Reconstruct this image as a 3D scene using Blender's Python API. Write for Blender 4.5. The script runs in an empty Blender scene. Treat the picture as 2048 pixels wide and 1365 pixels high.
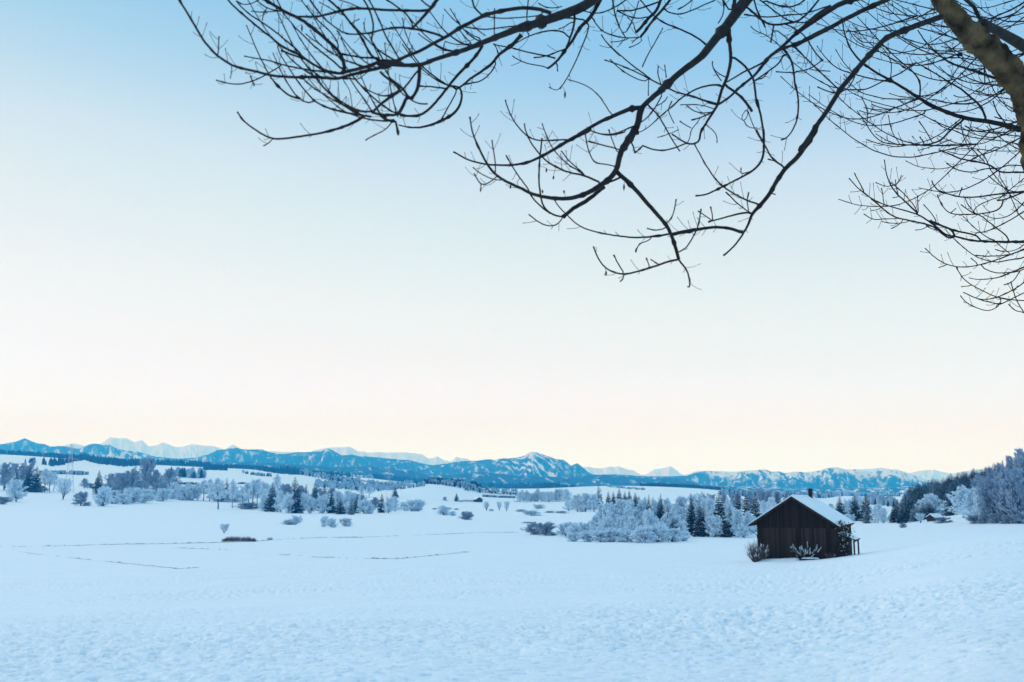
import bpy, math, random
import numpy as np
from mathutils import Vector, Matrix

random.seed(7)
RNG = np.random.default_rng(7)
SC = bpy.context.scene
COL = SC.collection

# ------------------------------------------------------------------ camera
F = 1991.1                      # focal length in pixels of the 2048 wide photograph
TH = math.radians(9.05)         # upward pitch
CAMZ = 10.7
CT, ST = math.cos(TH), math.sin(TH)
cam = bpy.data.cameras.new("camera")
cam.lens = 35.0
cam.sensor_width = 36.0
cam.clip_start = 0.05
cam.clip_end = 80000
cam.dof.use_dof = True
cam.dof.focus_distance = 13.5
cam.dof.aperture_fstop = 4.0
camo = bpy.data.objects.new("camera", cam)
camo.location = (0, 0, CAMZ)
camo.rotation_euler = (math.pi / 2 + TH, 0, 0)
COL.objects.link(camo)
SC.camera = camo

# ------------------------------------------------------------------ sky, sun, exposure
SUN_EL, SUN_AZ = math.radians(45.0), math.radians(-52.0)     # soft dusk light from the front left
world = bpy.data.worlds.new("World")
SC.world = world
world.use_nodes = True
wn = world.node_tree
bg = wn.nodes["Background"]
sky = wn.nodes.new("ShaderNodeTexSky")
sky.sky_type = 'NISHITA'
sky.sun_disc = False
sky.sun_elevation = SUN_EL
sky.sun_rotation = SUN_AZ
sky.dust_density = 0.5
# dusk colouring of the sky by height: blue above, pale, cream at the horizon; the same all round
geo = wn.nodes.new("ShaderNodeTexCoord")
sep = wn.nodes.new("ShaderNodeSeparateXYZ")
ramp = wn.nodes.new("ShaderNodeValToRGB")
wn.links.new(geo.outputs['Generated'], sep.inputs[0])
# the afterglow lifts the pale band a little higher on the left than on the right
azm = wn.nodes.new("ShaderNodeMath"); azm.operation = 'MULTIPLY_ADD'; azm.inputs[1].default_value = .13; azm.inputs[2].default_value = 1.05
zm = wn.nodes.new("ShaderNodeMath"); zm.operation = 'MULTIPLY'
wn.links.new(sep.outputs['X'], azm.inputs[0]); wn.links.new(azm.outputs[0], zm.inputs[0]); wn.links.new(sep.outputs['Z'], zm.inputs[1])
wn.links.new(zm.outputs[0], ramp.inputs[0])
SKY = [(0.0, (0.96, 1.84, 3.5)), (0.05, (0.935, 1.82, 3.35)), (0.1, (0.91, 1.355, 2.38)), (0.15, (0.855, 1.11, 1.5)), (0.2, (0.812, 0.99, 1.14)), (0.25, (0.735, 0.873, 1.0)), (0.295, (0.669, 0.801, 0.925)), (0.34, (0.578, 0.717, 0.89)), (0.385, (0.423, 0.602, 0.835)), (0.42, (0.315, 0.533, 0.805)), (0.455, (0.24, 0.475, 0.785)), (0.5, (0.215, 0.48, 0.77)), (0.75, (0.21, 0.505, 0.745)), (1.0, (0.21, 0.505, 0.745))]
ramp.color_ramp.interpolation = 'LINEAR'
el = ramp.color_ramp.elements
while len(el) < len(SKY): el.new(.5)
for e_, (p_, c_) in zip(el, SKY):
    e_.position = p_
for e_, (p_, c_) in zip(el, SKY):
    e_.position = p_; e_.color = (*c_, 1)
nsc = wn.nodes.new("ShaderNodeMix"); nsc.data_type = 'RGBA'; nsc.blend_type = 'MULTIPLY'; nsc.inputs[0].default_value = 1
nsc.inputs[7].default_value = (.28, .28, .28, 1)
wn.links.new(sky.outputs[0], nsc.inputs[6])
ncl = wn.nodes.new("ShaderNodeMix"); ncl.data_type = 'RGBA'; ncl.blend_type = 'DARKEN'; ncl.inputs[0].default_value = 1
ncl.inputs[7].default_value = (1.4, 1.3, 1.15, 1)
wn.links.new(nsc.outputs[2], ncl.inputs[6])
mixs = wn.nodes.new("ShaderNodeMix"); mixs.data_type = 'RGBA'; mixs.inputs[0].default_value = .15
wn.links.new(ramp.outputs[0], mixs.inputs[6]); wn.links.new(ncl.outputs[2], mixs.inputs[7])
wn.links.new(mixs.outputs[2], bg.inputs[0])
bg.inputs[1].default_value = 0.15
sl = bpy.data.lights.new("sun", 'SUN')
sl.energy = 0.18
sl.angle = math.radians(60)
sl.color = (1.0, 0.93, 0.86)
so = bpy.data.objects.new("sun", sl)
sd = Vector((math.sin(SUN_AZ) * math.cos(SUN_EL), math.cos(SUN_AZ) * math.cos(SUN_EL), math.sin(SUN_EL)))
so.rotation_euler = sd.to_track_quat('Z', 'Y').to_euler()
COL.objects.link(so)
SC.view_settings.view_transform = 'Standard'
SC.view_settings.look = 'None'
SC.view_settings.exposure = 2.75
SC.view_settings.gamma = 1.0
SC.view_settings.use_curve_mapping = False
SC.cycles.max_bounces = 8
SC.cycles.diffuse_bounces = 5
SC.cycles.glossy_bounces = 2
SC.cycles.transmission_bounces = 2
SC.cycles.volume_bounces = 1
SC.cycles.transparent_max_bounces = 8
SC.cycles.use_adaptive_sampling = False
SC.cycles.use_denoising = True
try:
    SC.cycles.sampling_pattern = 'BLUE_NOISE'
except Exception:
    pass


# ------------------------------------------------------------------ helpers
def P(px, py, d):
    """World point at forward distance d that the photograph shows at pixel px, py."""
    e = TH - math.atan((py - 682.5) / F)
    Z = d * math.tan(e)
    return np.array(((px - 1024) / F * (d * CT + Z * ST), d, CAMZ + Z))


def zpix(py, d):
    e = TH - np.arctan((np.asarray(py, float) - 682.5) / F)
    return CAMZ + d * np.tan(e)


def tag(o, label=None, cat=None, group=None, kind=None):
    if label: o['label'] = label
    if cat: o['category'] = cat
    if group: o['group'] = group
    if kind: o['kind'] = kind
    return o


def obj(name, data, parent=None, loc=None):
    o = bpy.data.objects.new(name, data)
    COL.objects.link(o)
    if loc is not None: o.location = loc
    if parent is not None: o.parent = parent
    return o


def empty(name, loc=(0, 0, 0), rz=0.0):
    o = obj(name, None, None, loc)
    o.rotation_euler = (0, 0, rz)
    o.empty_display_size = 0.5
    return o


class MB:
    """collects verts / quads / tris with a material slot per face and one optional float per vertex"""
    def __init__(s):
        s.v = []; s.q = []; s.t = []; s.qm = []; s.tm = []; s.n = 0; s.a = []

    def add(s, v, q=None, t=None, m=0, a=0.0):
        v = np.asarray(v, float).reshape(-1, 3)
        if q is not None and len(q):
            q = np.asarray(q, np.int64).reshape(-1, 4) + s.n
            s.q.append(q); s.qm.append(np.broadcast_to(np.asarray(m), (len(q),)))
        if t is not None and len(t):
            t = np.asarray(t, np.int64).reshape(-1, 3) + s.n
            s.t.append(t); s.tm.append(np.broadcast_to(np.asarray(m), (len(t),)))
        s.v.append(v); s.n += len(v)
        s.a.append(np.broadcast_to(np.asarray(a, float), (len(v),)))

    def box(s, c, h, m=0, a=0.0, rz=0.0):
        c = np.asarray(c, float); h = np.asarray(h, float)
        k = np.array([(x, y, z) for x in (-1, 1) for y in (-1, 1) for z in (-1, 1)], float) * h
        if rz:
            cr, sr = math.cos(rz), math.sin(rz)
            k = np.stack([k[:, 0] * cr - k[:, 1] * sr, k[:, 0] * sr + k[:, 1] * cr, k[:, 2]], 1)
        s.add(k + c, [(0, 1, 3, 2), (4, 6, 7, 5), (0, 4, 5, 1), (2, 3, 7, 6), (0, 2, 6, 4), (1, 5, 7, 3)], m=m, a=a)

    def hexa(s, v, m=0, a=0.0):
        """8 corners: bottom 0-3 ring, top 4-7 ring"""
        s.add(v, [(3, 2, 1, 0), (4, 5, 6, 7), (0, 1, 5, 4), (1, 2, 6, 5), (2, 3, 7, 6), (3, 0, 4, 7)], m=m, a=a)

    def tube(s, pts, r, n=5, m=0, cap=True):
        pts = np.asarray(pts, float); r = np.broadcast_to(np.asarray(r, float), (len(pts),))
        tg = np.gradient(pts, axis=0)
        tg /= np.linalg.norm(tg, axis=1)[:, None] + 1e-12
        ref = np.array((0.31, 0.17, 0.93)) if abs(tg[:, 2]).mean() < .8 else np.array((0.9, 0.3, 0.2))
        a = np.cross(tg, ref); a /= np.linalg.norm(a, axis=1)[:, None] + 1e-12
        b = np.cross(tg, a)
        an = np.arange(n) * 2 * math.pi / n
        ring = pts[:, None] + r[:, None, None] * (a[:, None] * np.cos(an)[None, :, None] + b[:, None] * np.sin(an)[None, :, None])
        k = len(pts)
        i = np.arange(k - 1)[:, None] * n; j = np.arange(n)[None]; jn = (j + 1) % n
        q = np.stack([i + j, i + jn, i + n + jn, i + n + j], -1).reshape(-1, 4)
        v = ring.reshape(-1, 3)
        t = None
        if cap:
            t = [(0, x + 1, x) for x in range(1, n - 1)] + [((k - 1) * n, (k - 1) * n + x, (k - 1) * n + x + 1) for x in range(1, n - 1)]
        s.add(v, q, None, m)
        if t is not None:
            t = np.asarray(t) + s.n - len(v)
            s.t.append(t); s.tm.append(np.full(len(t), m))

    def ribbons(s, p0, p1, w, m=0, up=None, bend=None):
        """n flat twigs from p0 to p1 (n,3), half width w; oriented at random round the axis"""
        n = len(p0)
        d = p1 - p0
        rv = RNG.normal(size=(n, 3)) if up is None else np.broadcast_to(up, (n, 3))
        sd_ = np.cross(d, rv); sd_ /= np.linalg.norm(sd_, axis=1)[:, None] + 1e-9
        w = np.broadcast_to(np.asarray(w, float), (n,))[:, None]
        mid = (p0 + p1) / 2 + (0 if bend is None else bend)
        v = np.stack([p0, mid + sd_ * w, p1, mid - sd_ * w], 1).reshape(-1, 3)
        q = np.arange(n * 4).reshape(-1, 4)
        s.add(v, q, None, m)

    def mesh(s, name, mats, smooth=False, attr=None):
        me = bpy.data.meshes.new(name)
        v = np.concatenate(s.v) if s.v else np.zeros((0, 3))
        q = np.concatenate(s.q) if s.q else np.zeros((0, 4), int)
        t = np.concatenate(s.t) if s.t else np.zeros((0, 3), int)
        me.vertices.add(len(v)); me.vertices.foreach_set("co", v.astype(np.float32).ravel())
        nl = q.size + t.size
        me.loops.add(nl); me.loops.foreach_set("vertex_index", np.concatenate([q.ravel(), t.ravel()]).astype(np.int32))
        npoly = len(q) + len(t)
        me.polygons.add(npoly)
        st = np.concatenate([np.arange(len(q)) * 4, q.size + np.arange(len(t)) * 3]).astype(np.int32)
        me.polygons.foreach_set("loop_start", st)
        mi = np.concatenate([np.concatenate(s.qm) if s.qm else np.zeros(0, int), np.concatenate(s.tm) if s.tm else np.zeros(0, int)]).astype(np.int32)
        for mm in (mats if isinstance(mats, (list, tuple)) else [mats]):
            me.materials.append(mm)
        me.polygons.foreach_set("material_index", mi)
        me.polygons.foreach_set("use_smooth", np.full(npoly, bool(smooth)))
        if attr:
            at = me.attributes.new(attr, 'FLOAT', 'POINT')
            at.data.foreach_set("value", np.concatenate(s.a).astype(np.float32))
        me.update(calc_edges=True)
        me.validate()
        return me

    def build(s, name, mats, parent=None, smooth=False, attr=None, kind=None, world=False):
        o = obj(name, s.mesh(name, mats, smooth, attr), parent)
        if world and parent is not None:
            q = parent
            while q is not None:
                o.location = o.location - q.location; q = q.parent
        if kind: o['kind'] = kind
        return o


# ---- gradient noise in numpy
_PERM = RNG.permutation(4096)
_GR = RNG.uniform(0, 2 * math.pi, 4096)
_GX, _GY = np.cos(_GR), np.sin(_GR)


def noise(x, y):
    x = np.asarray(x, float); y = np.asarray(y, float)
    xi = np.floor(x).astype(np.int64); yi = np.floor(y).astype(np.int64)
    xf = x - xi; yf = y - yi
    u = xf * xf * xf * (xf * (xf * 6 - 15) + 10); v = yf * yf * yf * (yf * (yf * 6 - 15) + 10)

    def g(ix, iy, fx, fy):
        h = _PERM[(_PERM[ix & 4095] + iy) & 4095]
        return _GX[h] * fx + _GY[h] * fy
    n00 = g(xi, yi, xf, yf); n10 = g(xi + 1, yi, xf - 1, yf)
    n01 = g(xi, yi + 1, xf, yf - 1); n11 = g(xi + 1, yi + 1, xf - 1, yf - 1)
    return (n00 * (1 - u) + n10 * u) * (1 - v) + (n01 * (1 - u) + n11 * u) * v


def fbm(x, y, o=4, g=0.5, l=2.03):
    s = 0; a = 1
    for k in range(o):
        s = s + a * noise(x + 17.3 * k, y - 9.1 * k); x = x * l; y = y * l; a *= g
    return s


def ridged(x, y, o=4):
    s = 0; a = 1
    for k in range(o):
        s = s + a * (1 - 2 * np.abs(noise(x + 31.7 * k, y + 5.9 * k))); x = x * 2.07; y = y * 2.07; a *= .5
    return s / 1.9


# ------------------------------------------------------------------ materials
def mat(name, base, rough=0.8, spec=0.3, ns=None, var=None, bump=None, attr=None, coord='Object', scale=None):
    m = bpy.data.materials.new(name); m.use_nodes = True
    nt = m.node_tree; b = nt.nodes["Principled BSDF"]
    b.inputs["Base Color"].default_value = (*base, 1)
    b.inputs["Roughness"].default_value = rough
    b.inputs["Specular IOR Level"].default_value = spec
    tc = nt.nodes.new("ShaderNodeTexCoord")
    vec = tc.outputs[coord]
    if scale:
        mp = nt.nodes.new("ShaderNodeMapping"); mp.inputs['Scale'].default_value = scale
        nt.links.new(vec, mp.inputs[0]); vec = mp.outputs[0]
    if var is not None:
        mix = nt.nodes.new("ShaderNodeMix"); mix.data_type = 'RGBA'
        mix.inputs[6].default_value = (*base, 1); mix.inputs[7].default_value = (*var, 1)
        if attr:
            at = nt.nodes.new("ShaderNodeAttribute"); at.attribute_name = attr
            nt.links.new(at.outputs['Fac'], mix.inputs[0])
        else:
            no = nt.nodes.new("ShaderNodeTexNoise"); no.inputs['Scale'].default_value = ns or 3
            no.inputs['Detail'].default_value = 5
            cr = nt.nodes.new("ShaderNodeValToRGB"); cr.color_ramp.elements[0].position = .35; cr.color_ramp.elements[1].position = .65
            nt.links.new(vec, no.inputs['Vector']); nt.links.new(no.outputs[0], cr.inputs[0]); nt.links.new(cr.outputs[0], mix.inputs[0])
        nt.links.new(mix.outputs[2], b.inputs['Base Color'])
    if bump:
        bs, bd, bdist = bump
        nb = nt.nodes.new("ShaderNodeTexNoise"); nb.inputs['Scale'].default_value = bs; nb.inputs['Detail'].default_value = 4
        bp = nt.nodes.new("ShaderNodeBump"); bp.inputs['Strength'].default_value = bd; bp.inputs['Distance'].default_value = bdist
        nt.links.new(vec, nb.inputs['Vector']); nt.links.new(nb.outputs[0], bp.inputs['Height']); nt.links.new(bp.outputs[0], b.inputs['Normal'])
    return m


M_SNOW = mat("snow", (.765, .855, .925), .7, .2, ns=.35, var=(.81, .885, .945), bump=(9, .35, .05))
M_SNOWC = mat("snow_on_trees", (.80, .85, .91), .8, .1)
M_FROST = mat("frosted_twigs", (.64, .81, .94), .9, .1, ns=.25, var=(.86, .94, .99))
M_FROST2 = mat("thinly_frosted_twigs", (.28, .38, .51), .9, .1, ns=.3, var=(.48, .60, .74))
M_BARKF = mat("frosted_bark", (.03, .06, .10), .9, .1, ns=2, var=(.09, .14, .20))
M_NEED = mat("spruce_needles", (.008, .034, .062), .85, .15, ns=.8, var=(.018, .062, .105))
M_NEEDF = mat("frosted_needles", (.10, .18, .26), .85, .2, ns=.8, var=(.22, .32, .42))
M_FARF = mat("far_forest", (.008, .035, .06), .9, .1, ns=.05, var=(.025, .07, .11))
M_FARP = mat("far_frosted_forest", (.18, .29, .40), .9, .1, ns=.05, var=(.36, .48, .60))
M_BARK = mat("dark_bark", (.010, .0105, .015), .85, .2, ns=14, var=(.028, .025, .024), bump=(40, .5, .004))
M_TRUNK = mat("lichen_bark", (.013, .009, .007), .9, .2, ns=7, var=(.135, .095, .05), bump=(22, 1.0, .03))
M_TWIGR = mat("reddish_bare_twigs", (.06, .035, .035), .9, .1, ns=2, var=(.18, .14, .15))
M_REED = mat("dry_reed", (.075, .06, .075), .9, .1, ns=1, var=(.17, .15, .18))
M_WOOD = mat("weathered_planks", (.020, .012, .009), .85, .15, var=(.054, .035, .027), attr="tone", bump=(12, .6, .02), scale=(6, 6, .5))
M_WOODU = mat("reddish_dark_planks", (.015, .0085, .006), .85, .15, var=(.038, .022, .016), attr="tone", bump=(12, .6, .02), scale=(6, 6, .5))
M_WOODD = mat("dark_timber", (.022, .015, .012), .8, .2, ns=3, var=(.045, .032, .026))
M_BRICK = mat("sooty_brick", (.022, .012, .010), .9, .2, ns=5, var=(.05, .025, .02))
M_METAL = mat("weathered_zinc", (.25, .26, .28), .5, .5, ns=3, var=(.16, .17, .19))
M_PYLON = mat("galvanised_steel", (.5, .54, .58), .6, .4, ns=.1, var=(.42, .46, .5))
M_PLASTER = mat("pale_render", (.55, .54, .52), .9, .2, ns=.3, var=(.42, .41, .4))
M_EARTH = mat("frozen_earth", (.05, .085, .125), .9, .1, ns=.6, var=(.18, .24, .31))
M_SEED = mat("dry_seed_pod", (.03, .018, .014), .9, .1, ns=20, var=(.05, .03, .02))


# ------------------------------------------------------------------ terrain
T_PX = [-900, 0, 250, 500, 750, 880, 1000, 1200, 1400, 1600, 1720, 1850, 1950, 2048, 2900]
T_D = [0.1, 12.5, 30, 60, 90, 114, 140, 170, 230, 320, 500, 850, 1100, 1600, 2300, 3000, 4500, 9000]
near = {0.1: 9.0, 12.5: 8.42, 30: 7.62, 60: 6.1, 90: 4.8, 114: 3.75, 140: 2.5, 170: 1.3, 230: 0.15, 320: 0.0}
tz = np.zeros((len(T_D), len(T_PX)))
far = {  # photograph rows per column
    500: [1042] * 9 + [1042, 1040, 1026, 1000, 975, 930],
    850: [1006, 1008, 1014, 1023, 1025, 1025, 1025, 1023, 1019, 1015, 1012, 1003, 968, 945, 900],
    1100: [990, 990, 998, 1009, 1016, 1017, 1017, 1012, 1009, 1005, 1004, 1000, 965, 940, 890],
    1600: [965, 964, 966, 977, 1000, 1007, 1006, 990, 992, 1001, 1001, 998, 970, 950, 900],
    2300: [935, 938, 940, 950, 975, 990, 990, 966, 973, 993, 996, 994, 985, 970, 950],
    3000: [903, 906, 928, 938, 960, 980, 983, 970, 977, 992, 994, 994, 990, 985, 970],
    4500: [905, 908, 932, 940, 955, 975, 978, 978, 984, 990, 993, 994, 995, 995, 995],
    9000: [950, 950, 955, 960, 968, 980, 984, 988, 993, 996, 997, 997, 997, 997, 997]}
for i, d in enumerate(T_D):
    if d in near:
        tz[i] = near[d]
    else:
        tz[i] = zpix(far[d], d)
# right-hand slope and left dip near the camera
for i, d in enumerate(T_D):
    if d <= 320:
        for j, px in enumerate(T_PX):
            k = min(1, max(0, (px - 1560) / 480)); k = k * k * (3 - 2 * k)
            rise = np.interp(d, [0, 12, 30, 60, 95, 120, 170, 230, 320], [.2, .5, 1.0, 2.2, 3.5, 3.5, 2.9, 3.6, 5.0])
            tz[i, j] += rise * k
            kl = min(1, max(0, (700 - px) / 700))
            tz[i, j] -= kl * np.interp(d, [0, 12, 60, 114, 170, 230, 320], [0, .05, .5, .7, .3, 0, 0])
# resample to a fine smooth table
_fa = np.arctan((np.array(T_PX) - 1024) / 2016.0)
_fl = np.log(np.array(T_D))
GA = np.linspace(_fa[0], _fa[-1], 420); GL = np.linspace(_fl[0], _fl[-1], 520)
_t1 = np.stack([np.interp(GA, _fa, r) for r in tz])
_t2 = np.stack([np.interp(GL, _fl, _t1[:, j]) for j in range(len(GA))], 1)


def _blur(a, s, ax):
    n = int(3 * s); k = np.exp(-.5 * (np.arange(-n, n + 1) / s) ** 2); k /= k.sum()
    pad = [(n, n) if i == ax else (0, 0) for i in range(2)]
    return np.apply_along_axis(lambda r: np.convolve(r, k, 'valid'), ax, np.pad(a, pad, 'edge'))


TAB = _blur(_blur(_t2, 8, 0), 10, 1)


def ground_z(x, y):
    x = np.asarray(x, float); y = np.asarray(y, float)
    r = np.hypot(x, y)
    az = np.clip(np.arctan2(x, y), GA[0], GA[-1])
    d = np.maximum(r * np.cos(az), .11)
    fi = np.clip((np.log(d) - GL[0]) / (GL[1] - GL[0]), 0, len(GL) - 1.001)
    fj = np.clip((az - GA[0]) / (GA[1] - GA[0]), 0, len(GA) - 1.001)
    i = fi.astype(int); j = fj.astype(int); u = fi - i; v = fj - j
    z = (TAB[i, j] * (1 - u) + TAB[i + 1, j] * u) * (1 - v) + (TAB[i, j + 1] * (1 - u) + TAB[i + 1, j + 1] * u) * v
    # the smooth round knoll in the middle distance
    kx, ky = (878 - 1024) / 2016 * 1500, 1500
    ex = np.where(x < kx, (x - kx) / 62, (x - kx) / 82)
    z = z + 27.0 * np.exp(-.5 * ex ** 2 - .5 * ((y - ky) / 120) ** 2)
    # a bank of snow in front of the barn
    return z


def hit(px, py, dmin=14.0, dmax=8000.0):
    """forward distance at which the view ray of a pixel meets the ground"""
    if py < 1004: dmin = max(dmin, 450.0)
    d = np.exp(np.linspace(math.log(dmin), math.log(dmax), 3000))
    e = TH - math.atan((py - 682.5) / F)
    Z = d * math.tan(e)
    x = (px - 1024) / F * (d * CT + Z * ST)
    gap = (CAMZ + Z - ground_z(x, d)) / d
    if (gap <= 0).any():
        return d[int(np.argmax(gap <= 0))]
    return d[int(np.argmin(gap))]


def spot(px, py):
    d = hit(px, py)
    p = P(px, py, d)
    p[2] = float(ground_z(p[0], p[1]))
    return p, d


def on_ground(px, d):
    x = (px - 1024) / 2016.0 * d
    return np.array((x, d, float(ground_z(x, d))))


# ground sheet
az_in = np.radians(np.linspace(-31, 31, 860))
az_out = np.concatenate([np.radians(np.linspace(-180, -32, 90)), az_in, np.radians(np.linspace(32, 180, 90))])
rr = np.concatenate([np.linspace(.4, 9.5, 14), 1 / np.linspace(1 / 10., 1 / 330., 380), np.exp(np.linspace(math.log(335), math.log(12000), 190))])
A, R = np.meshgrid(az_out, rr)
X = R * np.sin(A); Y = R * np.cos(A)
Zg = ground_z(X, Y)
# relief of the snow itself: soft drifts, wind ripples, grass tussocks under the snow
w_near = np.clip((140 - R) / 120, 0, 1)
pxg = 1024 + 2016 * np.tan(np.clip(A, -1.2, 1.2))
tuss = np.clip(.45 + 1.2 * fbm(X * .07 + 4, Y * .07, 2) + .35 * np.clip((pxg - 900) / 900, -.4, .6), .05, 1.2)
lump = fbm(X * 3.0 + Y * .9, Y * 5.0, 4, .5)
lump = .8 * lump - 2.3 * np.clip(-lump - .12, 0, 1) + .35 * fbm(X * .8, Y * 1.1, 2)
Zg = Zg + w_near * tuss * .088 * lump * np.clip(R / 9, 0.3, 1.3)
Zg = Zg + .07 * fbm(X * .22, Y * .22, 3) * np.clip((400 - R) / 300, 0, 1) + .25 * fbm(X * .03 + 7, Y * .03, 2) * np.clip(R / 60, 0, 1) * np.clip((900 - R) / 500, 0, 1)
Zg = Zg + (.16 * fbm(X * .012 + Y * .004, Y * .11, 4, .55) + .05 * noise(X * .02, Y * .5)) * np.clip((R - 35) / 60, 0, 1) * np.clip((700 - R) / 400, 0, 1)
g = MB()
nr, nc = Zg.shape
ii = (np.arange(nr - 1)[:, None] * nc + np.arange(nc - 1)[None]).ravel()
quads = np.stack([ii, ii + 1, ii + nc + 1, ii + nc], 1)
g.add(np.stack([X, Y, Zg], -1).reshape(-1, 3), quads)
ground = g.build("ground", M_SNOW, smooth=True)
tag(ground, kind='structure')
del X, Y, Zg, A, R, pxg, tuss, lump, quads

# ------------------------------------------------------------------ mountains
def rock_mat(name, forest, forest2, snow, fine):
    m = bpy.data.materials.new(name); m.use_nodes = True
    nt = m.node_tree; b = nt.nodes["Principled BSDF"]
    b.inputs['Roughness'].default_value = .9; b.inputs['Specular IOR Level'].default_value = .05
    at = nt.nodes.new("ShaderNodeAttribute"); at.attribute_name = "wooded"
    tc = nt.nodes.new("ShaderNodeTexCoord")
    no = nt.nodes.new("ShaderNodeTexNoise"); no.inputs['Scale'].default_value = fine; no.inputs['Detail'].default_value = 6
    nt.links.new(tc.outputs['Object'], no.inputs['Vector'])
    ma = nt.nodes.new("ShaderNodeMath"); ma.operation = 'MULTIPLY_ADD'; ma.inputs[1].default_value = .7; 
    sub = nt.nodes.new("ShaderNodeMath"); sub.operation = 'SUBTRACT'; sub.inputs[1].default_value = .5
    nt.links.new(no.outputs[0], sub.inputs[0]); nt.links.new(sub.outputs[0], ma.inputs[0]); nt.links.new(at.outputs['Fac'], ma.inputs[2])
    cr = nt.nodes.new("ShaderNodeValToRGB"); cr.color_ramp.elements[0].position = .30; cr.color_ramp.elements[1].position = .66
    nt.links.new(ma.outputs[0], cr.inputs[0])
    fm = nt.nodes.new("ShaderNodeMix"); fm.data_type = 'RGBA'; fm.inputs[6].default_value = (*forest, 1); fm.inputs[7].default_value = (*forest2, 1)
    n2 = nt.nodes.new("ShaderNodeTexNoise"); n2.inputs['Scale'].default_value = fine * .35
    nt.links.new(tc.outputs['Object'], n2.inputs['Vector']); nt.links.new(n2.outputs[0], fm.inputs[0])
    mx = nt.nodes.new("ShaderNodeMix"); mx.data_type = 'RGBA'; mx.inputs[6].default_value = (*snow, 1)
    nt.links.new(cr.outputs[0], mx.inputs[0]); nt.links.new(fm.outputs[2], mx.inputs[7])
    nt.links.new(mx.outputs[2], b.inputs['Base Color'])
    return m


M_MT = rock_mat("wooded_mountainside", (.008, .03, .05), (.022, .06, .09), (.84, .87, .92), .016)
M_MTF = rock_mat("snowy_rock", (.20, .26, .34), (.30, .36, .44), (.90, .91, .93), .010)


def mountain(name, sil, dc, df, zf, spur, amp, wood, material, back=.25, rows=70, pw=1.15, step=1.7):
    sx = np.array([p[0] for p in sil], float); sy = np.array([p[1] for p in sil], float)
    px = np.arange(sx[0], sx[-1], step)
    y = np.interp(px, sx, sy) + .9 * fbm(px * .045, px * 0 + dc, 4) * 1.4 + .8 * fbm(px * .22, px * 0 + dc * .3, 3)
    H = zpix(y, dc)
    t = np.concatenate([np.linspace(0, 1, rows), 1 + np.linspace(.03, back, 8)])
    T, PX = np.meshgrid(t, px, indexing='ij')
    Hm = np.broadcast_to(H[None], T.shape)
    D = df + (dc - df) * T
    base = zf
    Z = base + (Hm - base) * np.where(T <= 1, np.clip(T, 0, 1) ** pw, 1 - (T - 1) * 2.2)
    s = ridged(PX * spur + T * .6, T * 1.3 + dc * .01, 4)
    Z = Z + (s - .35) * amp * (Hm - base) * np.where(T < 1, np.sin(np.clip(T, 0, 1) * math.pi) ** .8, .0)
    Xw = (PX - 1024) / 2016.0 * D
    a = wood(PX, T, s)
    mb = MB(); nrr, ncc = T.shape
    k = (np.arange(nrr - 1)[:, None] * ncc + np.arange(ncc - 1)[None]).ravel()
    mb.add(np.stack([Xw, D, Z], -1).reshape(-1, 3), np.stack([k, k + 1, k + ncc + 1, k + ncc], 1), a=a.ravel())
    o = mb.build(name, material, smooth=True, attr="wooded")
    tag(o, kind='structure')
    return o


SIL_FAR = [(-420, 900), (-200, 880), (-50, 890), (100, 896), (140, 887), (165, 893), (195, 888), (212, 875), (232, 877), (247, 877), (262, 885), (272, 882), (278, 881), (290, 893), (305, 892), (318, 885), (345, 894), (360, 894), (375, 889), (400, 891), (430, 894), (445, 900), (455, 893), (462, 889), (470, 895), (490, 902), (600, 905), (620, 903), (645, 897), (668, 895), (675, 895), (697, 894), (705, 898), (715, 904), (722, 903), (735, 906), (742, 906), (752, 904), (770, 906), (790, 905), (812, 906), (830, 907), (845, 910), (855, 917), (866, 917), (874, 913), (886, 921), (903, 923), (912, 914), (922, 918), (932, 917), (940, 921), (1000, 930), (1140, 936), (1165, 935), (1180, 934), (1190, 937), (1208, 937), (1222, 933), (1230, 935), (1238, 932), (1255, 940), (1265, 940), (1285, 951), (1297, 948), (1310, 939), (1330, 937), (1342, 932), (1356, 942), (1368, 951), (1382, 947), (1397, 942), (1420, 942), (1480, 944), (1520, 945), (1600, 946), (1640, 942), (1700, 940), (1750, 938), (1765, 935), (1778, 938), (1790, 940), (1797, 939), (1820, 947), (1835, 944), (1850, 941), (1872, 940), (1888, 944), (1905, 948), (1930, 944), (1950, 940), (2000, 938), (2100, 930), (2300, 925), (2500, 935)]
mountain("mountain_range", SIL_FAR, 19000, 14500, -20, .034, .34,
         lambda px, t, s: .16 + .40 * np.clip(.7 - t, 0, 1) + .42 * fbm(px * .11, t * 6, 5, .65) - .30 * (s - .3), M_MTF)

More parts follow.
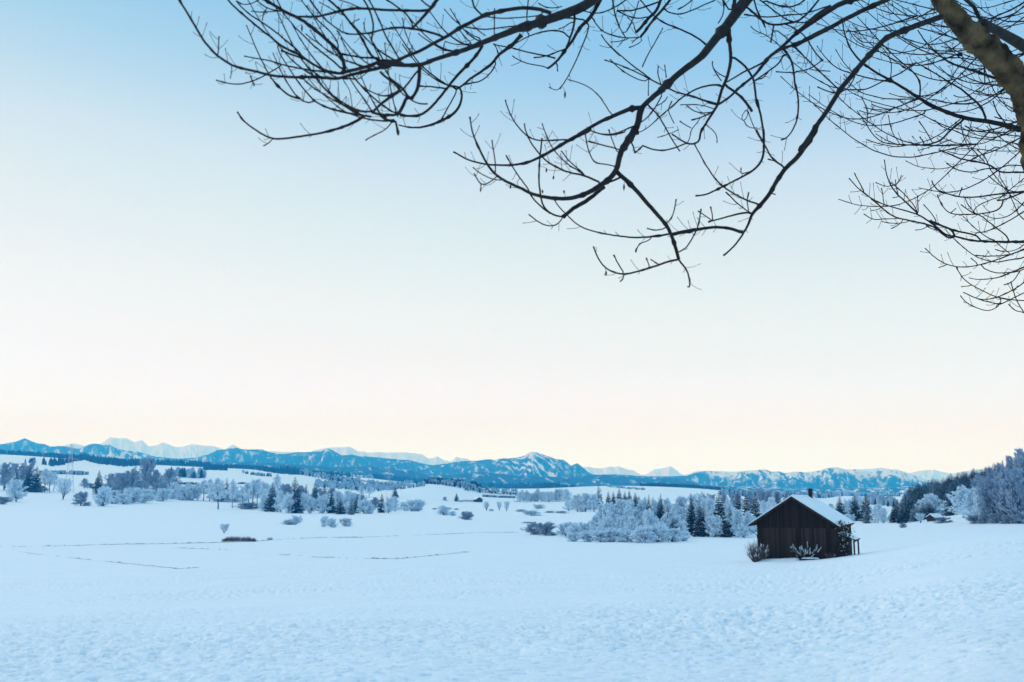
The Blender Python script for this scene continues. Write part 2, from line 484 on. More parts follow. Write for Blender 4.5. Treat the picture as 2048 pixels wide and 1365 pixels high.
SIL_MID = [(-420, 880), (-200, 892), (-50, 892), (0, 888), (22, 884), (40, 877), (48, 880), (70, 888), (80, 888), (95, 894), (110, 892), (125, 894), (150, 898), (160, 895), (172, 889), (187, 887), (200, 891), (212, 889), (222, 895), (240, 900), (250, 903), (268, 903), (285, 908), (310, 914), (345, 918), (385, 916), (410, 910), (430, 901), (445, 899), (470, 896), (478, 898), (492, 900), (520, 899), (532, 904), (560, 909), (590, 905), (620, 904), (640, 903), (651, 897), (665, 902), (680, 911), (700, 910), (720, 913), (742, 914), (770, 917), (800, 920), (815, 920), (835, 925), (860, 931), (890, 928), (920, 923), (950, 922), (975, 919), (990, 920), (1007, 917), (1025, 917), (1038, 915), (1050, 911), (1058, 906), (1065, 904), (1075, 905), (1090, 911), (1110, 918), (1128, 920), (1142, 931), (1155, 927), (1165, 934), (1178, 945), (1185, 949), (1200, 950), (1230, 949), (1260, 951), (1300, 953), (1340, 953), (1375, 952), (1392, 946), (1415, 942), (1440, 944), (1462, 947), (1480, 943), (1500, 942), (1520, 940), (1533, 939), (1545, 944), (1560, 943), (1577, 947), (1590, 944), (1605, 944), (1622, 947), (1640, 942), (1655, 937), (1672, 935), (1685, 937), (1700, 940), (1715, 939), (1728, 942), (1745, 944), (1760, 942), (1785, 942), (1800, 942), (1822, 948), (1845, 956), (1860, 960), (1900, 962), (1950, 958), (2048, 950), (2300, 945), (2500, 950)]


def wood_mid(px, t, s):
    a = .86 + .55 * fbm(px * .07, t * 5.0, 5, .68) - .28 * (s - .3)
    # small clearings strewn over the wooded slopes
    a = a - .9 * np.clip(fbm(px * .075 + 3, t * 11 + px * .05, 3) - .22, 0, 1) * np.clip(1.3 - t, 0, 1)
    # long cleared meadows running down the big middle mountain
    k = np.exp(-((px - 1062) / 62) ** 2)
    st = np.sin(6.283 * (t + .0072 * (px - 1000)) / .17 + 1.6 * fbm(px * .05, t * 6, 3))
    a = a - k * np.clip(st - .25 + .5 * fbm(px * .09, t * 7 + 4, 2), 0, 1) * .95 * np.clip(t * 3 - .5, 0, 1)
    a = a - .55 * np.exp(-((px - 1062) / 20) ** 2) * np.clip((t - .74) * 4, 0, 1)
    # snowy upper slopes on the left peak and along the right range
    a = a - .30 * np.exp(-((px - 75) / 45) ** 2) * np.clip(1.1 - t, 0, 1)
    a = a - .75 * np.clip((px - 1380) / 60, 0, 1) * np.clip((t - .45) * 2.0, 0, 1) * (.35 + 1.1 * (s - .3) + 1.2 * fbm(px * .12 + t * 3, t * 4, 5, .65))
    a = a - .30 * np.exp(-((px - 240) / 70) ** 2) * (.6 + 1.6 * fbm(px * .15, t * 5, 3))
    a = a - .2 * np.exp(-((px - 480) / 60) ** 2) * np.clip(.9 - t, 0, 1)
    return a


mountain("mountain_foothills", SIL_MID, 11000, 7200, -30, .030, .30, wood_mid, M_MT)
SIL_LOW = [(-420, 930), (0, 925), (200, 922), (300, 928), (400, 925), (500, 924), (600, 930), (680, 935), (740, 932), (800, 938), (860, 948), (900, 950), (960, 944), (1020, 950), (1080, 952), (1140, 956), (1180, 951), (1220, 950), (1260, 954), (1300, 957), (1340, 956), (1370, 960), (1400, 968), (1450, 974), (1520, 972), (1580, 977), (1640, 980), (1700, 977), (1780, 974), (1860, 972), (1950, 970), (2048, 965), (2300, 960), (2500, 960)]
mountain("wooded_hills", SIL_LOW, 6800, 4800, -30, .02, .25,
         lambda px, t, s: .86 + .7 * fbm(px * .05, t * 6 + px * .02, 5, .6) - .5 * np.clip((px - 1400) / 200, 0, .5), M_MT, pw=.9)

# ------------------------------------------------------------------ haze
hz = MB()
hz.box((0, 10500, 800), (16000, 12500, 830))
hm = bpy.data.materials.new("haze_air"); hm.use_nodes = True
hn = hm.node_tree
hn.nodes.remove(hn.nodes["Principled BSDF"])
pv = hn.nodes.new("ShaderNodeVolumePrincipled")
pv.inputs['Color'].default_value = (.025, .42, 1.0, 1)
pv.inputs['Absorption Color'].default_value = (1, 1, 1, 1)
pv.inputs['Density'].default_value = 1.5e-4
pv.inputs['Anisotropy'].default_value = 0.0
hn.links.new(pv.outputs[0], hn.nodes["Material Output"].inputs['Volume'])
hazeo = hz.build("haze", hm)
tag(hazeo, kind='stuff')


# ------------------------------------------------------------------ vegetation prototypes
def lerp(a, b, t): return a + (b - a) * t


def frost_tree(seed, stems=1, first=.18, fine=6500, twig=.045, el0=.35, el1=1.25, shoots=26, reach=.42, trunk_r=.022, taper=.55, thick=.13, weep=0.0):
    """broad-leaved tree under hoarfrost, built from stems, plume-like shoots and many fine twigs (0 frost, 1 bark)"""
    global RNG
    keep = RNG; RNG = np.random.default_rng(seed)
    r = RNG
    tr, cr = MB(), MB()
    S0, S1, SD = [], [], []
    for s_ in range(stems):
        la = s_ * 2.4 + r.uniform(0, 1)
        ln = 0 if stems == 1 else r.uniform(.08, .34)
        top = .78 * (1 - .5 * ln * ln) * r.uniform(.85, 1.05)
        n = 8
        k = np.linspace(0, 1, n)
        wob = np.cumsum(r.normal(0, .007, (n, 2)), 0)
        c = np.stack([math.cos(la) * ln * k ** 1.2 + wob[:, 0], math.sin(la) * ln * k ** 1.2 + wob[:, 1], k * top], 1)
        tr.tube(c, trunk_r * (1 - .9 * k), 5, 0)
        ns = max(5, int(shoots / stems ** .6))
        for b in range(ns):
            h = first + (1 - first) * (b + r.random()) / ns
            i = h * (n - 1); i0 = min(int(i), n - 2)
            p = c[i0] + (c[i0 + 1] - c[i0]) * (i - i0)
            a = b * 2.4 + r.normal(0, .5)
            g_ = (h - first) / (1 - first)
            L = reach * (.55 + .45 * math.sin(math.pi * min(1, g_ * .75 + .25))) * (1 - taper * g_) * r.uniform(.65, 1.2)
            el = lerp(el0, el1, g_) + r.normal(0, .16)
            dv = np.array((math.cos(a) * math.cos(el), math.sin(a) * math.cos(el), math.sin(el)))
            m = 5; kk = np.linspace(0, 1, m)
            q = p + dv * L * kk[:, None] + np.array((0, 0, 1)) * ((.16 - weep) * L * kk ** 2)[:, None] + np.cumsum(r.normal(0, .008, (m, 3)), 0)
            cr.tube(q, np.maximum(trunk_r * .32 * (1 - .85 * kk) * (1 - .5 * h), .0012), 3, 1, cap=False)
            for e in range(14):
                f = min(1, .15 + .9 * (e + r.random()) / 14)
                i = f * (m - 1); i0 = min(int(i), m - 2)
                pp = q[i0] + (q[i0 + 1] - q[i0]) * (i - i0)
                d2 = dv * .9 + r.normal(0, .5, 3); d2[2] += .22 - weep * 2
                d2 /= np.linalg.norm(d2)
                S0.append(pp); SD.append(d2); S1.append(pp + d2 * L * r.uniform(.16, .42) * (1.15 - .4 * f))
    S0, S1, SD = map(np.array, (S0, S1, SD))
    S1[:, 2] = np.maximum(S1[:, 2], .02)
    cr.ribbons(S0, S1, .0022, 1)
    idx = r.integers(0, len(S0), fine)
    f = r.random(fine)[:, None] ** .7
    b0 = S0[idx] + (S1[idx] - S0[idx]) * f
    dv = SD[idx] + r.normal(0, .6, (fine, 3)); dv[:, 2] += .15 - weep * 2
    dv /= np.linalg.norm(dv, axis=1)[:, None]
    b1 = b0 + dv * (twig * r.uniform(.5, 1.5, fine))[:, None]
    b1[:, 2] = np.maximum(b1[:, 2], .005)
    cr.ribbons(b0, b1, twig * thick * r.uniform(.6, 1.4, fine), 0)
    # scale to unit height, remember the natural width
    z1 = np.percentile(b1[:, 2], 99.3); wd = 2 * np.percentile(np.abs(b1[:, 0]), 97)
    for mb in (tr, cr):
        mb.v = [v_ / z1 for v_ in mb.v]
    cr.width = wd / z1
    RNG = keep
    return tr, cr


def spruce(seed, whorls=20, width=.17, snow=.25, lopside=0.0, sparse=1.0, start=.05):
    global RNG
    keep = RNG; RNG = np.random.default_rng(seed); r = RNG
    tr, cr = MB(), MB()
    k = np.linspace(0, 1, 6)
    tr.tube(np.stack([r.normal(0, .003, 6), r.normal(0, .003, 6), k * .98], 1), .016 * (1 - .93 * k), 5, 0)
    for w in range(whorls):
        h = start + (1 - start) * (w + .2 * r.random()) / whorls
        rel = (1 - h)
        nb = 8 if rel > .25 else 6
        for b in range(nb):
            if r.random() > sparse: continue
            a = b * 2 * math.pi / nb + w * 1.1 + r.normal(0, .15)
            L = width * (rel ** .85 * .97 + .06) * (.7 + .5 * r.random()) * (1 + lopside * math.cos(a))
            if rel > .85: L *= .8
            dr = np.array((math.cos(a), math.sin(a), 0)); sd2 = np.array((-math.sin(a), math.cos(a), 0))
            sag = -.35 * L * (.6 + .8 * r.random()) * (.35 + rel)
            f = np.array((0, .35, .7, 1.0))
            c = np.array((0, 0, h)) + dr * (L * f)[:, None] + np.array((0, 0, 1)) * (sag * np.sin(f * 2.2) * .9 + .02 * f)[:, None]
            wd = L * .30 * np.array((.35, 1, .8, .08))
            v = np.concatenate([c + sd2 * wd[:, None], c - sd2 * wd[:, None]])
            v[4:, 2] -= L * .05; v[:4, 2] -= L * .05
            cr.add(np.concatenate([v, c]), [(0, 1, 9, 8), (1, 2, 10, 9), (2, 3, 11, 10), (8, 9, 5, 4), (9, 10, 6, 5), (10, 11, 7, 6)], m=0)
            # hanging side sprays
            nn = 10
            t = r.uniform(.15, 1, nn)
            o = np.stack([np.interp(t, f, c[:, i]) for i in range(3)], 1)
            sg = r.choice((-1, 1), nn)[:, None]
            e = o + (dr * .35 + sd2 * sg * .8) * (L * .34 * r.uniform(.6, 1.2, nn))[:, None] + np.array((0, 0, -1)) * (L * .22 * r.uniform(.4, 1.3, nn))[:, None]
            cr.ribbons(o, e, L * .10, 0)
            if r.random() < snow * 2:
                s0, s1 = sorted(r.uniform(.25, 1, 2)); 
                if s1 - s0 < .25: s0 = max(0.1, s1 - .3)
                t = np.array((s0, (s0 + s1) / 2, s1))
                o = np.stack([np.interp(t, f, c[:, i]) for i in range(3)], 1); o[:, 2] += L * .05 + .002
                ww = L * (.17 if snow < .5 else .27) * np.array((.4, 1, .3))
                vv = np.concatenate([o + sd2 * ww[:, None] - np.array((0, 0, L * .05)), o, o - sd2 * ww[:, None] - np.array((0, 0, L * .05))])
                cr.add(vv, [(0, 1, 4, 3), (1, 2, 5, 4), (3, 4, 7, 6), (4, 5, 8, 7)], m=1)
    RNG = keep
    return tr, cr


PRO = {}


def proto(kind, tr, cr, mats, trm=None):
    w_ = getattr(cr, 'width', None)
    if w_ is None:
        v_ = np.concatenate(cr.v); w_ = 2 * np.percentile(np.abs(v_[:, 0]), 98.5)
    PRO.setdefault(kind, []).append((tr.mesh("trunk", trm or M_BARKF), cr.mesh("crown", mats), w_))


for s_ in range(5):
    proto('frost', *frost_tree(100 + s_, 1 + 2 * (s_ % 2), .04, 8000, .045, .2, 1.3, 44, .40, taper=.5, thick=.2), [M_FROST, M_BARKF])
for s_ in range(4):
    proto('thin', *frost_tree(200 + s_, 1, .30, 2600, .04, .6, 1.3, 26, .24, .014, .45, .17), [M_FROST, M_BARKF])
for s_ in range(4):
    proto('grey', *frost_tree(300 + s_, 1 + 2 * (s_ % 2), .07, 6500, .045, .55, 1.3, 40, .38, .024, .45, .14), [M_FROST2, M_BARKF])
for s_ in range(5):
    proto('bush', *frost_tree(400 + s_, 7, .015, 7000, .07, .05, 1.15, 30, .42, .014, .4, .19), [M_FROST, M_BARKF])
for s_ in range(3):
    proto('greybush', *frost_tree(450 + s_, 8, .015, 5500, .08, .05, 1.1, 26, .42, .014, .4, .14), [M_FROST2, M_BARKF])
for s_ in range(3):
    proto('vase', *frost_tree(500 + s_, 4, .2, 4000, .05, .8, 1.35, 26, .34, .018, .3, .17), [M_FROST, M_BARKF])
for s_ in range(3):
    proto('spruce', *spruce(600 + s_, 30, .20, .08), [M_NEED, M_SNOWC])
for s_ in range(3):
    proto('snowspruce', *spruce(650 + s_, 26, .21, .70), [M_NEED, M_SNOWC])
for s_ in range(2):
    proto('whitespruce', *spruce(680 + s_, 18, .24, .9), [M_NEEDF, M_SNOWC])
proto('ragged', *spruce(700, 24, .19, .10, .35, .75, .08), [M_NEED, M_SNOWC])
proto('ragged', *spruce(701, 22, .22, .15, .3, .7, .2), [M_NEED, M_SNOWC])


def reed_mesh(seed, w, h, n, depth=1.0):
    global RNG
    keep = RNG; RNG = np.random.default_rng(seed); r = RNG
    mb = MB()
    x = r.uniform(-.5, .5, n) * w; yy = r.normal(0, .25, n) * depth
    p0 = np.stack([x, yy, np.full(n, -.05)], 1)
    hh = h * r.uniform(.45, 1.0, n) * np.clip(1.1 - np.abs(x / w) ** 3 * 4, .3, 1)
    p1 = p0 + np.stack([r.normal(0, .12, n) * h, r.normal(0, .12, n) * h, hh], 1)
    mb.ribbons(p0, p1, h * .018 + .008, 0)
    RNG = keep
    return mb


USED = {}


def plant(kind, name, px, py, hpx, wpx, label, cat, group=None, d=None, var=None):
    """a tree or bush standing at ground pixel px, py that is hpx tall and wpx wide in the photograph"""
    if d is None:
        p, d = spot(px, py)
    else:
        p = on_ground(px, d)
    lst = PRO[kind]
    i = USED.get(kind, 0); USED[kind] = i + 1
    tm, cm, natural = lst[(i if var is None else var) % len(lst)]
    root = empty(name, p - np.array((0, 0, .06)), random.uniform(0, 6.28))
    h = hpx / 2041.0 * d * 1.04
    w = wpx / 2016.0 * d / natural if wpx else h
    root.scale = (w, w, h)
    t = obj("trunk", tm, root); c = obj("crown", cm, root)
    tag(root, label, cat, group)
    return root


# ------------------------------------------------------------------ barn
def barn():
    W0, W1 = -4.05, 4.72        # wall corners along the gable, apex at 0
    E0, E1 = -4.85, 5.05        # eaves
    HA, HE = 7.05, 3.62         # apex and eave height of the roof underside line
    LEN = 16.4
    sl_ = (HA - HE) / 5.25
    HW = HE + .16
    d0 = 114.0
    p = P(1590, 1121, d0)
    base = float(p[2])
    root = empty("wooden_barn", (p[0], p[1], base), -math.radians(23.7))
    tag(root, "large dark plank barn with snow covered gable roof and tall chimney", "barn")
    rf = lambda x: HA - abs(x) * sl_
    r = random.Random(3)
    # lower boards of the gable, one board each, with gaps
    mb = MB(); x = W0
    while x < W1 - .02:
        w = min(r.uniform(.17, .23), W1 - x)
        o = r.uniform(-.012, .012)
        mb.box((x + w / 2, o + .02, (HE + .05 - .9) / 2), (w / 2 - .008, .02, (HE + .05 + .9) / 2), a=r.random() ** 1.4)
        x += w
    mb.build("board_cladding", M_WOOD, root, attr="tone", kind='stuff')
    # upper boards overlap the lower tier by a few centimetres
    mb = MB(); x = W0 - .02
    while x < W1:
        w = min(r.uniform(.15, .2), W1 + .02 - x)
        a0, b0 = x + .007, x + w - .007
        z0 = HE - .06 + r.uniform(-.015, .015)
        za, zb = rf(a0) - .07, rf(b0) - .07
        y0 = -.075 + r.uniform(-.008, .008)
        tone = r.random() ** 1.8 * .8
        if za > z0 + .02 or zb > z0 + .02:
            za, zb = max(za, z0 + .01), max(zb, z0 + .01)
            mb.hexa([(a0, y0, z0), (b0, y0, z0), (b0, y0 + .035, z0), (a0, y0 + .035, z0), (a0, y0, za), (b0, y0, zb), (b0, y0 + .035, zb), (a0, y0 + .035, za)], a=tone)
        x += w
    mb.build("gable_cladding", M_WOODU, root, attr="tone", kind='stuff')
    # dark wall core behind the boards, side and back walls
    for y0, y1 in ((.06, .16), (LEN - .2, LEN - .1)):
        mb = MB()
        for x0, x1 in ((W0 + .03, -.0), (0.0, W1 - .03)):
            mb.hexa([(x0, y0, -1), (x1, y0, -1), (x1, y1, -1), (x0, y1, -1), (x0, y0, rf(x0) - .1), (x1, y0, rf(x1) - .1), (x1, y1, rf(x1) - .1), (x0, y1, rf(x0) - .1)])
        mb.build("wall", M_WOODD, root)
    mb = MB()
    for xs in (W0 + .05, W1 - .05):
        y = .17
        while y < LEN - .25:
            w = .22
            mb.box((xs + r.uniform(-.01, .01), y + w / 2, (rf(xs) - .12 - 1) / 2), (.022, w / 2 - .006, (rf(xs) - .12 + 1) / 2), a=r.random() ** 1.5)
            y += w
    mb.build("side_cladding", M_WOOD, root, attr="tone", kind='stuff')
    # corner posts and rail
    for xs in (W0 + .06, W1 - .06):
        mb = MB(); mb.box((xs, -.03, (HE - .15 - 1) / 2), (.075, .022, (HE - .15 + 1) / 2)); mb.build("corner_board", M_WOODD, root)
    # roof slabs, barge boards, snow
    Y0, Y1 = -.75, LEN + .6
    for sgn, e in ((-1, E0), (1, E1)):
        mb = MB()
        z = rf(e)
        mb.hexa([(0, Y0, HA - .06), (e, Y0, z - .06), (e, Y1, z - .06), (0, Y1, HA - .06), (0, Y0, HA + .04), (e, Y0, z + .04), (e, Y1, z + .04), (0, Y1, HA + .04)])
        ro = mb.build("roof", M_WOODD, root)
        mb = MB()
        ny, nx = 30, 14
        f = np.linspace(0, 1, nx); yy = np.linspace(Y0 - .05, Y1 + .05, ny)
        FF, YY = np.meshgrid(f, yy)
        ex = e * 1.02
        Xs = ex * FF
        th = .17 + .035 * fbm(YY * .5 + sgn * 9, FF * 4, 3)
        th = th * np.clip((1.03 - FF) * 12, .35, 1) * np.clip((YY - Y0 + .05) * 5 + .55, 0, 1)
        Zs = HA - np.abs(Xs) * sl_ + .045
        top = np.stack([Xs, YY, Zs + th + .02 * (1 - FF) ** 8], -1).reshape(-1, 3)
        bot = np.stack([Xs, YY, Zs], -1).reshape(-1, 3)
        k = (np.arange(ny - 1)[:, None] * nx + np.arange(nx - 1)[None]).ravel()
        q = np.stack([k, k + 1, k + nx + 1, k + nx], 1)
        n0 = ny * nx
        rim = [j for j in range(nx)] + [(i + 1) * nx - 1 for i in range(1, ny)] + [(ny - 1) * nx + j for j in range(nx - 2, -1, -1)] + [i * nx for i in range(ny - 2, 0, -1)]
        side = [(a_, b_, b_ + n0, a_ + n0) for a_, b_ in zip(rim, rim[1:] + rim[:1])]
        mb.add(np.concatenate([top, bot]), np.concatenate([q, q[:, ::-1] + n0, np.array(side)]))
        mb.build("roof_snow", M_SNOW, ro, smooth=True)
        mb = MB()
        mb.hexa([(0, Y0 - .03, HA - .27), (e, Y0 - .03, z - .24), (e, Y0 + .02, z - .24), (0, Y0 + .02, HA - .27), (0, Y0 - .03, HA + .03), (e, Y0 - .03, z + .03), (e, Y0 + .02, z + .03), (0, Y0 + .02, HA + .03)])
        mb.build("barge_board", M_WOODD, root)
        for k in range(9):
            yk = .9 + k * 1.7
            mb = MB()
            xin = W0 if sgn < 0 else W1
            mb.hexa([(xin, yk, rf(xin) - .24), (e, yk, z - .2), (e, yk + .1, z - .2), (xin, yk + .1, rf(xin) - .24), (xin, yk, rf(xin) - .07), (e, yk, z - .07), (e, yk + .1, z - .07), (xin, yk + .1, rf(xin) - .07)])
            mb.build("rafter", M_WOODD, root)
    # chimney standing on the right-hand slope
    cx, cy = .42, 12.6
    ch = MB()
    for i in range(14):
        zz = rf(cx) - .3 + i * .105
        ch.box((cx + r.uniform(-.008, .008), cy + r.uniform(-.008, .008), zz), (.235, .235, .047))
    ch.box((cx, cy, rf(cx) + .4), (.222, .222, .72))
    co = ch.build("chimney", M_BRICK, root)
    cp = MB(); cp.box((cx, cy, rf(cx) + 1.16), (.28, .28, .04)); cp.box((cx, cy, rf(cx) + 1.25), (.2, .2, .05))
    cp.build("chimney_cap", M_BRICK, co)
    # gutter, bent pipe and downpipe at the left corner
    g1 = MB(); g1.tube([(E0 - .1, y, rf(E0) - .1) for y in np.linspace(-.8, LEN + .4, 6)], .075, 6); go = g1.build("gutter", M_METAL, root)
    g1 = MB(); g1.tube([(E0 - .08, -.2, 3.45), (E0 + .02, -.2, 3.2), (E0 + .35, -.2, 3.02), (W0 - .2, -.16, 2.86), (W0 - .04, -.12, 2.72), (W0 + .02, -.12, 2.3)], .045, 6); g1.build("gutter_elbow", M_WOODD, go)
    g1 = MB(); g1.tube([(W0 + .02, -.12, 2.35), (W0 + .02, -.12, -.9)], .055, 7); g1.build("downpipe", M_METAL, root)
    g1 = MB(); g1.tube([(E1 - .35, -.55, rf(E1) - .02), (E1 + .4, -.5, rf(E1) + .05), (E1 + 1.05, -.4, rf(E1) + .3), (E1 + 1.5, -.35, rf(E1) + .38)], [.1, .085, .07, .06], 6); g1.build("broken_gutter_end", M_WOODD, root)
    # lean-to porch on the right-hand side
    x0, x1 = W1, W1 + 1.65
    zt, zb = 2.95, 2.28
    yA, yB = .15, 5.5
    mb = MB(); mb.hexa([(x0, yA - .3, zt - .05), (x1 + .25, yA - .3, zb - .05), (x1 + .25, yB, zb - .05), (x0, yB, zt - .05), (x0, yA - .3, zt + .05), (x1 + .25, yA - .3, zb + .05), (x1 + .25, yB, zb + .05), (x0, yB, zt + .05)])
    pr = mb.build("porch_roof", M_WOODD, root)
    mb = MB(); mb.hexa([(x0, yA + .05, zt + .06), (x1 + .2, yA + .05, zb + .06), (x1 + .2, yB, zb + .06), (x0, yB, zt + .06), (x0, yA + .1, zt + .16), (x1 + .12, yA + .1, zb + .15), (x1 + .12, yB, zb + .15), (x0, yB, zt + .16)])
    mb.build("porch_roof_snow", M_SNOW, pr)
    for yk in (yA, yB - .15):
        mb = MB(); mb.box((x1, yk, (zb - 1) / 2), (.085, .085, (zb + 1) / 2)); mb.build("post", M_WOODD, root)
    mb = MB(); mb.box((x1 - .01, (yA + yB) / 2, zb - .12), (.07, (yB - yA) / 2, .07)); mb.build("beam", M_WOODD, root)
    return root


barn_o = barn()
bm_ = Matrix.Translation(barn_o.location) @ Matrix.Rotation(barn_o.rotation_euler.z, 4, 'Z')


def at_barn(a, b):
    v = bm_ @ Vector((a, b, 0))
    return np.array((v.x, v.y, float(ground_z(v.x, v.y))))


# bushes and odds and ends round the barn
def twig_bush(name, loc, w, h, n, mats, label, cat, snow=0, red=True, seed=1, arch=.5):
    global RNG
    keep = RNG; RNG = np.random.default_rng(seed); r = RNG
    root = empty(name, loc)
    st, sn = MB(), MB()
    for i in range(n):
        a = r.uniform(0, 6.28); rad = r.uniform(.1, 1) ** .6
        L = h * r.uniform(.55, 1.05)
        out = w * .5 * rad
        k = np.linspace(0, 1, 6)
        c = np.stack([math.cos(a) * out * (.15 + .85 * k ** arch), math.sin(a) * out * (.15 + .85 * k ** arch), L * (k - .25 * rad * k ** 2) - .1], 1) + np.cumsum(r.normal(0, .02, (6, 3)), 0)
        st.tube(c, .016 * (1 - .75 * k) + .004, 4, 0, cap=False)
        m = 9
        f = r.uniform(.3, 1, m)
        o = np.stack([np.interp(f, k, c[:, j]) for j in range(3)], 1)
        e = o + r.normal(0, 1, (m, 3)) * np.array((.16, .16, .12)) * h * .9 + np.array((0, 0, .1 * h))
        st.ribbons(o, e, .009, 0)
        if snow and r.random() < snow:
            for q in range(3):
                j0 = r.integers(2, 5)
                seg = c[[j0, min(j0 + 1, 5)]] + np.array((0, 0, .035))
                seg = np.stack([seg[0], seg.mean(0) + r.normal(0, .02, 3), seg[1]])
                sn.tube(seg + r.normal(0, .06, 3) * np.array((1, 1, .3)), [.015, .034, .015], 6, 0)
    st.build("stems", mats, root, kind='stuff')
    if snow: sn.build("snow_load", M_SNOWC, root, smooth=True, kind='stuff')
    RNG = keep
    return tag(root, label, cat)


twig_bush("bare_bush", at_barn(-3.85, -1.3), 2.7, 2.5, 190, M_TWIGR, "reddish bare bush dusted with frost at the barn's left front corner", "bush", snow=.12, seed=5)
twig_bush("snowy_shrub", at_barn(1.3, -1.0), 4.3, 2.4, 110, M_WOODD, "spreading dark shrub carrying snow in front of the barn's plank wall", "shrub", snow=.38, seed=8, arch=.75)
twig_bush("dry_weeds", at_barn(3.8, -.6), 1.3, 1.0, 40, M_TWIGR, "low frosty weeds at the foot of the barn's right front corner", "weeds", snow=.1, seed=9)


def vine():
    root = empty("climbing_vine", at_barn(4.95, .2), barn_o.rotation_euler.z)
    r = np.random.default_rng(11)
    st, lf, sn = MB(), MB(), MB()
    for i in range(26):
        k = np.linspace(0, 1, 7)
        x = r.uniform(-.5, .7) + .35 * np.sin(k * r.uniform(1, 4)) * r.normal(0, 1)
        y = r.uniform(-.55, -.1) + 0 * k
        top = r.uniform(1.2, 4.1)
        st.tube(np.stack([x + r.normal(0, .03, 7), y + r.normal(0, .05, 7), k * top - .1], 1), .022 * (1 - .6 * k), 4, 0, cap=False)
    n = 900
    zc = r.uniform(.3, 4.0, n)
    wx = np.interp(zc, [0, 1, 2, 3, 4], [.25, .5, .75, .7, .45])
    o = np.stack([.15 + np.interp(zc, [0, 2.6, 4], [0.2, .45, -.1]) + wx * r.normal(0, .55, n), r.uniform(-.75, .05, n), zc], 1)
    e = o + r.normal(0, .11, (n, 3)) - np.array((0, 0, .05))
    keep = globals()['RNG']; globals()['RNG'] = r
    lf.ribbons(o, e, .055, 0)
    pick = r.random(n) < .045
    o2 = o[pick] + np.array((0, -.04, .05))
    for q in o2:
        sn.tube([q, q + r.normal(0, .06, 3), q + r.normal(0, .1, 3) - np.array((0, 0, .03))], [.015, .038, .015], 5)
    globals()['RNG'] = keep
    st.build("stems", M_WOODD, root, kind='stuff'); lf.build("foliage", M_SEED, root, kind='stuff'); sn.build("snow_load", M_SNOWC, root, smooth=True, kind='stuff')
    tag(root, "dark climbing vine with clumps of snow over the barn's right corner", "climbing plant")


vine()


def log_heap():
    root = empty("plank_heap", at_barn(1.9, -1.7), -.25)
    r = random.Random(4)
    for k in range(5):
        mb = MB(); mb.tube([(-1.0 + r.uniform(-.2, .2), -.3 + .15 * k, .12 + .02 * (k % 2)), (.9 + r.uniform(-.2, .2), -.28 + .15 * k, .14)], .075, 7)
        mb.build("log", M_WOODD, root)
    sn = MB()
    xs = np.linspace(-.95, .9, 14); k = np.linspace(-.42, .42, 7)
    XX, KK = np.meshgrid(xs, k)
    ZZ = .22 + .16 * np.clip(1 - (KK / .42) ** 2, 0, 1) * np.clip(1 - (XX / 1.05) ** 4, 0, 1) + .03 * fbm(XX * 3, KK * 3, 2) 
    kk = (np.arange(6)[:, None] * 14 + np.arange(13)[None]).ravel()
    sn.add(np.stack([XX, KK, ZZ], -1).reshape(-1, 3), np.stack([kk, kk + 1, kk + 15, kk + 14], 1))
    sn.build("snow_cap", M_SNOW, root, smooth=True)
    tag(root, "low heap of dark logs capped with snow before the barn wall", "log pile")


log_heap()
# bank of snow drifted along the foot of the gable
sb = MB()
na, nb = 60, 16
AA, BB = np.meshgrid(np.linspace(-4.6, 1.6, na), np.linspace(-2.6, -.12, nb))
pts = np.zeros((nb, na, 3))
for i in range(nb):
    for j in range(na):
        v = bm_ @ Vector((AA[i, j], BB[i, j], 0)); pts[i, j] = (v.x, v.y, 0)
fa = np.clip((AA + 4.6) / 1.2, 0, 1) * np.clip((1.6 - AA) / 1.2, 0, 1)
fb = np.clip((BB + 2.6) / 1.1, 0, 1)
pts[..., 2] = ground_z(pts[..., 0], pts[..., 1]) - .15 + .55 * fa * fb + .06 * fbm(AA * 1.3, BB * 1.3, 3)
kk = (np.arange(nb - 1)[:, None] * na + np.arange(na - 1)[None]).ravel()
sb.add(pts.reshape(-1, 3), np.stack([kk, kk + 1, kk + na + 1, kk + na], 1))
tag(sb.build("snow_bank", M_SNOW, smooth=True), kind='structure')


